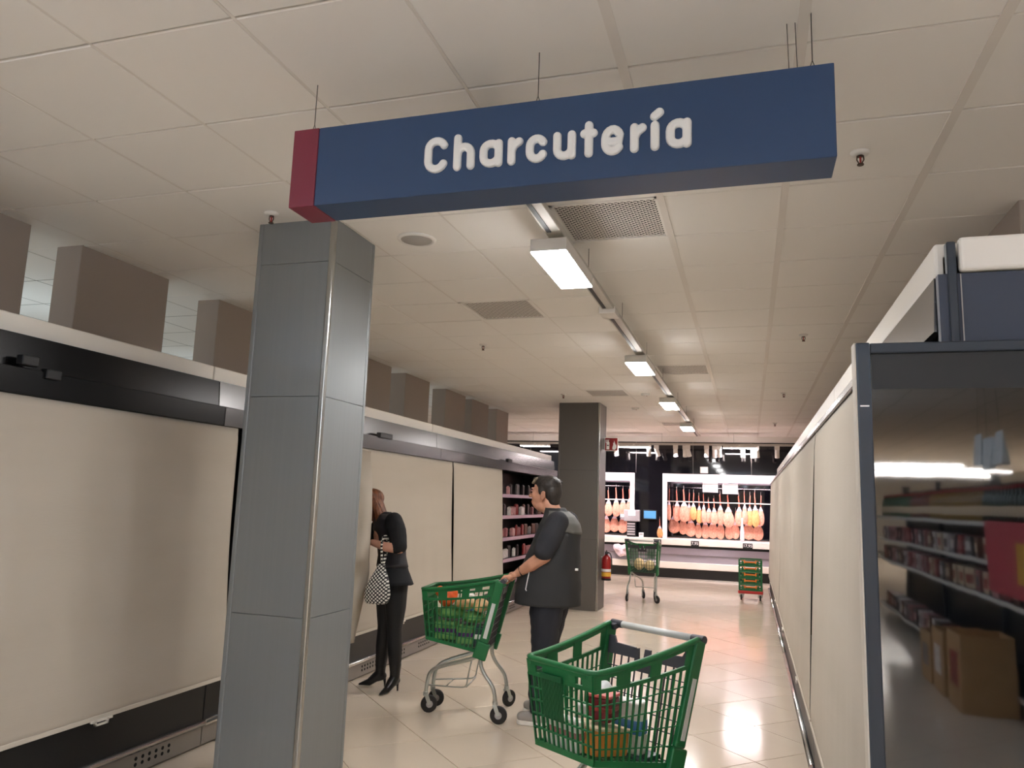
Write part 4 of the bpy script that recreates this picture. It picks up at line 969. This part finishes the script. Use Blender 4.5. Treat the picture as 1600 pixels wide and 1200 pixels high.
for ax_, ay in ((-1.49,5.622),(-1.535,5.945)):
    sh = Blob().cap(V(ax_+.045,ay,.062)-O, V(ax_-.115,ay,.050)-O, .045,.036).cap(V(ax_+.01,ay,.07)-O,V(ax_+.01,ay,.115)-O,.05,.045).build('shoe', m_shoe, man, .006, 3, lambda v: V(v.x,v.y,max(v.z,.018)))
    so = MB(); pts = [(ax_+.05+.045*math.cos(a)*(1 if math.cos(a)>0 else 0)-(.16 if math.cos(a)<0 else 0)+.04*math.cos(a)*(1 if math.cos(a)<0 else 0), ay+.046*math.sin(a)) for a in [2*PI*i/20 for i in range(20)]]
    so.add([(x-O.x,y-O.y,z) for z in (.001,.03) for x,y in pts],[tuple(range(19,-1,-1)),tuple(range(20,40))]+[(i,(i+1)%20,(i+1)%20+20,i+20) for i in range(20)]).build('sole', m_sole, sh, bevel=(.005,2))
MB().tube([ (wL+ (V(-1.545,5.575,1.135)-O-wL)*.22) + V(.0,.034*math.cos(a),.034*math.sin(a))+V(-.015*math.sin(a),0,0) for a in [2*PI*i/16 for i in range(16)]],.005,6,True).build('bracelet', m_blackpl, man)
# ---- woman
O = V(-2.93,6.10,0)
wo = thing('person','woman in black with long auburn hair reaching behind the pulled curtain','person',O)
def W(x,y,z): return V(x,y,z)-O
b = Blob(); A = math.radians(210); RW = Matrix.Rotation(A,3,'Z'); hcw = V(-3.205,6.17,1.545)
def K(f,l,u): return hcw+V(math.cos(A)*f-math.sin(A)*l, math.sin(A)*f+math.cos(A)*l, u)-O
b.ell(K(0,0,.02),(.090,.072,.088),RW).ell(K(.04,0,-.03),(.06,.058,.082),RW).ell(K(.055,0,-.085),(.036,.038,.034),RW).cap(K(.093,0,0),K(.108,0,-.03),.007,.011)
b.cap(K(.092,-.016,-.065),K(.092,.016,-.065),.009)
for s in (-1,1): b.ell(K(.0,.072*s,-.02),(.016,.008,.028),RW)
b.cap(W(-3.17,6.15,1.50),W(-3.06,6.12,1.38),.050,.058)
b.ell(W(-3.0,6.11,1.27),(.12,.12,.14)).ell(W(-2.94,6.10,1.05),(.10,.10,.16)).ell(W(-2.92,6.10,.88),(.12,.12,.11))
def free_hand(b, wr, d, side):
    d = d.normalized(); sd = d.cross(V(0,0,1)).normalized()*side
    pc = wr+d*.05; b.cap(wr+d*.02-sd*.012, wr+d*.065-sd*.012,.016,.019).cap(wr+d*.02+sd*.012, wr+d*.065+sd*.012,.016,.018)
    for i,(L,r) in enumerate(((.062,.0076),(.070,.0080),(.065,.0076),(.050,.0068))):
        k0 = wr+d*.082+sd*(.028-.0185*i); b.chain([k0,k0+d*L*.5-V(0,0,.006),k0+d*L*.8-V(0,0,.022),k0+d*L*.95-V(0,0,.036)],[r*1.1,r,r*.95,r*.85])
    t0 = wr+d*.03+sd*.026; b.chain([t0,t0+d*.028+sd*.018,t0+d*.05+sd*.018-V(0,0,.012)],[.012,.0098,.0082])
b.chain([W(-2.875,5.97,1.40),W(-2.755,5.86,1.175),W(-2.87,5.835,1.185),W(-3.005,5.85,1.215)],[.045,.040,.040,.027]); free_hand(b, W(-3.005,5.85,1.215), V(-.95,.2,.03), -1)
b.chain([W(-3.12,6.24,1.41),W(-3.22,6.20,1.20),W(-3.19,6.09,1.15)],[.045,.038,.026]); free_hand(b, W(-3.19,6.09,1.15), V(-.5,-.2,-.6), 1)
for p in ((-2.985,6.135,-3.02,6.165),(-2.86,6.06,-2.835,6.06)):
    b.chain([W(-2.93+(p[0]+2.92)*.9,6.1+(p[1]-6.1)*.9,.86),W(p[0],p[1],.50),W(p[2],p[3],.13)],[.075,.045,.032])
b.build('body', m_skin2, wo, .0048, 3)
hb = Blob().ell(K(-.012,0,.035),(.102,.086,.085),RW).ell(K(-.045,0,-.02),(.065,.082,.10),RW)
for i in range(16):
    a = -1.25+2.5*i/15; p0 = K(-.035-.04*math.cos(a),.076*math.sin(a),.0); p1 = K(-.08-.05*math.cos(a)*.8,.085*math.sin(a)+.03,-.10); p2 = K(-.095-.03*math.cos(a),.09*math.sin(a)+.075,-.20-.03*math.cos(i*2.1))
    hb.chain([p0,p1,p2],[.032,.026,.009])
for i in range(5): hb.chain([K(.02-.02*i,.078,.0),K(.0-.02*i,.10,-.08),K(.0-.025*i,.125,-.17-.01*(i%2))],[.022,.018,.007])
rw = random.Random(5)
for i in range(18):
    f_ = i/17; o_ = V(rw.uniform(-.01,.01),rw.uniform(-.012,.012),rw.uniform(-.01,.01))
    hb.chain([W(-3.215+.06*f_,6.10-.0*f_,1.635-.05*f_)+o_, W(-3.165+.075*f_,6.075,1.575-.06*f_)+o_*2, W(-3.095+.07*f_,6.055,1.475-.045*f_)+o_*2, W(-3.06+.065*f_+rw.uniform(-.02,.02),6.03,1.36+rw.uniform(-.03,.04))+o_], [.026,.020,.015,.005])
hb.build('hair', m_hairw, wo, .005, 1)
TA = math.radians(-48)
tp_ = dense([(.872,-2.905,6.08,.215,.165),(.98,-2.925,6.095,.165,.130),(1.10,-2.94,6.10,.135,.112),(1.20,-2.955,6.105,.140,.115),(1.32,-2.995,6.11,.165,.120),(1.40,-3.015,6.115,.145,.102),(1.44,-3.035,6.12,.10,.08),(1.465,-3.05,6.125,.065,.06)],4)
m = MB().rings(loft(tp_,30,TA,.05,4.0),30); m.v = [Vector(p)-O for p in m.v]; m.build('top', m_wblack, wo, smooth=True)
vs_ = [(z,cx,cy,rx*1.03,ry*1.04) for z,cx,cy,rx,ry in tp_ if 1.0 < z < 1.45]
m = MB().rings(loft(vs_,30,TA,.05,4.0),30); m.v = [Vector(p)-O for p in m.v]; m.build('vest', m_wvest, wo, smooth=True)
sl = Blob().chain([W(-2.885,5.98,1.395),W(-2.825,5.93,1.30),W(-2.765,5.87,1.195),W(-2.79,5.862,1.185)],[.074,.080,.064,.054]).chain([W(-3.11,6.23,1.395),W(-3.17,6.22,1.30),W(-3.215,6.205,1.215)],[.072,.066,.055])
sl.build('sleeves', m_wblack, wo, .008, 4, lambda v: v+V(.007,.007,.007)*noise.noise(v*14))
lg = Blob()
for p in ((-2.985,6.135,-3.02,6.165),(-2.86,6.06,-2.835,6.06)):
    lg.chain([W(-2.92+(p[0]+2.92)*.75,6.1+(p[1]-6.1)*.75,.87),W(-2.92+(p[0]+2.92)*.95,6.1+(p[1]-6.1)*.95,.68),W(p[0],p[1],.50),W((p[0]+p[2])/2,(p[1]+p[3])/2,.34),W(p[2],p[3],.16)],[.105,.090,.064,.062,.045])
lg.build('leggings', m_legging, wo, .008, 4)
for ax_,ay,dx,dy in ((-3.02,6.165,-.96,-.28),(-2.835,6.06,-.25,-.97)):
    d = V(dx,dy,0).normalized()
    a0 = V(ax_,ay,0)-O
    bt = Blob().chain([a0+V(0,0,.22),a0+V(0,0,.11),a0+d*.03+V(0,0,.085),a0+d*.09+V(0,0,.036),a0+d*.175+V(0,0,.016)],[.050,.042,.042,.030,.009]).cap(a0-d*.02+V(0,0,.09),a0+d*.02+V(0,0,.08),.036,.038)
    bo = bt.build('boot', m_leather, wo, .006, 3, lambda v: V(v.x,v.y,max(v.z,.004)))
    MB().tube([a0-d*.035+V(0,0,.09),a0-d*.042+V(0,0,.04),a0-d*.045+V(0,0,.0005)],[.018,.009,.007],10).build('heel', m_leather, bo, smooth=True)
# dotted handbag on her forearm
hbag = thing('handbag','black handbag with white dots hanging on the woman\'s forearm','handbag',(-2.905,5.79,.735))
md = bpy.data.materials.new('dotted_fabric'); md.use_nodes = True; nt = md.node_tree; pb = nt.nodes['Principled BSDF']; pb.inputs['Roughness'].default_value = .7
tc = nt.nodes.new('ShaderNodeTexCoord'); sx_ = nt.nodes.new('ShaderNodeSeparateXYZ'); cx_ = nt.nodes.new('ShaderNodeCombineXYZ'); mp = nt.nodes.new('ShaderNodeMapping'); vo = nt.nodes.new('ShaderNodeTexVoronoi')
vo.voronoi_dimensions = '2D'; vo.inputs['Scale'].default_value = 48; vo.inputs['Randomness'].default_value = .12; mp.inputs['Rotation'].default_value = (0,0,.75)
nt.links.new(tc.outputs['Object'], sx_.inputs[0]); nt.links.new(sx_.outputs[0], cx_.inputs[0]); nt.links.new(sx_.outputs[2], cx_.inputs[1]); nt.links.new(cx_.outputs[0], mp.inputs[0]); nt.links.new(mp.outputs[0], vo.inputs['Vector'])
rp = nt.nodes.new('ShaderNodeValToRGB'); rp.color_ramp.elements[0].position = .34; rp.color_ramp.elements[0].color = (.75,.74,.68,1); rp.color_ramp.elements[1].position = .38; rp.color_ramp.elements[1].color = (.006,.006,.007,1)
nt.links.new(vo.outputs['Distance'], rp.inputs[0]); nt.links.new(rp.outputs[0], pb.inputs['Base Color'])
rr = dense([(0,0,0,.07,.035),(.012,0,0,.095,.05),(.06,0,0,.108,.058),(.13,0,0,.10,.055),(.20,.005,.01,.075,.042),(.26,.008,.02,.045,.028),(.31,.01,.03,.030,.02)],3)
MB().rings(loft(rr,24,.25,.06,9),24).build('bag_body', md, hbag, smooth=True)
st = MB()
sp_ = smooth_path([(.01,.03,.30),(.012,.015,.40),(.014,.0,.48),(.02,.005,.53),(.02,.095,.525),(.02,.115,.47),(.018,.07,.36),(.012,.05,.30)],2)
st.tube(sp_, .019, 8, sq=.35); st.build('bag_strap', md, hbag, smooth=True)
# ------------------------------------------------------------------ the sales floor behind the viewpoint (mirrored by the glass end panel)
sh = thing('store_shelf','long dark store shelf of bottles behind the viewpoint, mirrored in the glass end','shelf',(2.35,-6,0))
def sb(m, n, mt, **k):
    m.v = [(x-2.35,y+6,z) for x,y,z in m.v]; return m.build(n, mt, sh, **k)
sb(MB().box(2.55,2.60,-10,-2.5,0,1.95),'back_panel',m_black)
for z in (.16,.88,1.20,1.545): sb(MB().box(2.06,2.55,-10,-2.5,z-.03,z),'shelf_board',m_dark); sb(MB().box(2.05,2.06,-10,-2.5,z-.035,z+.006),'price_rail',m_housing)
for y in (-10,-7.5,-5,-2.5): sb(MB().box(2.50,2.56,y-.02,y+.02,0,2.05),'upright',m_frame)
BT = []
for nm, rgb in (('green',(20,84,48)),('amber',(120,54,30)),('yellow',(150,112,40)),('dark green',(22,52,38))):
    t = thing('bottle','x','bottle')
    MB().lathe([(.03,0),(.037,.006),(.037,.19),(.03,.23),(.014,.26),(.014,.315)],12).build('glass', M('bottle_'+nm.replace(' ','_'),rgb,.15,var=(9,.2)), t, smooth=True)
    MB().lathe([(.0378,.06),(.0378,.15)],12).build('label', m_packs[6], t); MB().lathe([(.016,.295),(.016,.33)],10).build('cap', m_redext, t)
    BT.append((nm,t))
bu = [0]*4
def bottle(k, y, x, z, row):
    nm,t = BT[k]; o = t if not bu[k] else copy_tree(t); bu[k] += 1
    o.location = (x,y,z+.001); tag(o, '%s bottle, number %s of its colour along the mirrored store shelf'%(nm, ORD[bu[k]-1] if bu[k] <= 20 else 'last'),'bottle','%s bottles on the mirrored shelf'%nm)
y = -2.62; i = 0
while y > -9.6:
    k = 3 if y > -3.9 else (2 if y > -6.0 else (1 if y > -7.4 else 0))
    bottle(k, y, 2.13, 1.545, 'top row'); y -= .105
J = []
for k,(nm,m) in enumerate(zip(PKN,m_packs)):
    t = thing('carton','x','carton'); MB().box(-.09,.09,-.08,.08,0,.20).build('carton_body', m, t, bevel=(.004,1)); MB().box(-.092,-.0895,-.06,.06,.05,.14).build('front_label', m_packs[(k+3)%8], t); J.append(t)
ju = [0]*8
for z,row in ((.16,'floor row'),(.88,'lower row'),(1.20,'middle row')):
    y = -2.75 if z != .16 else -3.9; i = 0
    while y > -9.7:
        k = random.randrange(8); o = J[k] if not ju[k] else copy_tree(J[k]); ju[k] += 1
        o.location = (2.18,y,z+.001); o.rotation_euler = (0,0,random.uniform(-.08,.08))
        tag(o, '%s carton, %s from the near end in the mirrored shelf\'s %s'%(PKN[k], ORD[i] if i < 20 else 'near last', row),'carton','%s cartons on the mirrored shelf'%PKN[k]); y -= random.uniform(.24,.32); i += 1
bx = thing('promo_board','plain rose red promotion board on the shelf behind the viewpoint, mirrored in the glass end','board',(2.02,-2.95,.96))
MB().box(-.012,.012,-.55,.62,0,.60).build('board', M('rose_board',(196,72,84),.5), bx); MB().box(-.015,-.012,.30,.62,.12,.44).build('yellow_patch', m_yellow, bx)
for i,(x,y,s,mt) in enumerate(((1.84,-3.15,1,'a'),(1.84,-3.75,.9,'b'),(1.84,-4.3,.75,'c'))):
    t = thing('cardboard_bin','open cardboard bin on the floor behind the viewpoint, %s from the mirroring glass'%ORD[i],'bin',(x,y,.001))
    h_ = .62*s; q = MB().box(-.2,.2,-.22,.22,0,.02).box(-.2,-.185,-.22,.22,.02,h_).box(.185,.2,-.22,.22,.02,h_).box(-.185,.185,-.22,-.205,.02,h_).box(-.185,.185,.205,.22,.02,h_)
    q.build('bin_body', m_card, t); MB().box(-.203,-.2,-.13,.13,h_*.3,h_*.75).build('bin_print', m_packs[(1,2,7)[i]], t); MB().box(-.18,.18,-.2,.2,h_*.5,h_*.9).build('bin_goods', m_packs[(6,3,0)[i]], t)
for i,(y,z) in enumerate(((-3.3,2.05),(-3.62,2.02),(-3.95,2.08))):
    t = thing('clear_bag','pale hanging bag above the bottles behind the viewpoint, %s from the glass end'%ORD[i],'bag',(2.12,y,z))
    MB().prism([(-.03,0),(.03,0),(.004,.30),(-.004,.30)],-.13,.13).build('bag_sheet', m_pale, t, bevel=(.004,1)); MB().tube([(0,0,.30),(0,0,CEIL_H-z)],.002,6).build('hanger', m_wire, t)
for i,(x,y,L) in enumerate(((3.9,-17.6,2.6),(4.6,-19.5,3.6),(4.9,-21.8,3.8),(5.6,-24.0,4.0),(6.6,-20.4,.9),(6.9,-23.0,.9))):
    t = thing('hall_lamp','long hall lamp far behind the viewpoint, %s of the mirrored strips'%ORD[i],'ceiling light',(x,y,2.86))
    MB().box(-L/2,L/2,-.11,.11,.006,.07).build('housing', m_housing, t); MB().box(-L/2+.01,L/2-.01,-.1,.1,0,.007).build('diffuser', m_ledh, t)
    MB().tube([(-L/3,0,.07),(-L/3,0,CEIL_H-2.86)],.003,6).tube([(L/3,0,.07),(L/3,0,CEIL_H-2.86)],.003,6).build('hanger_wire', m_wire, t)
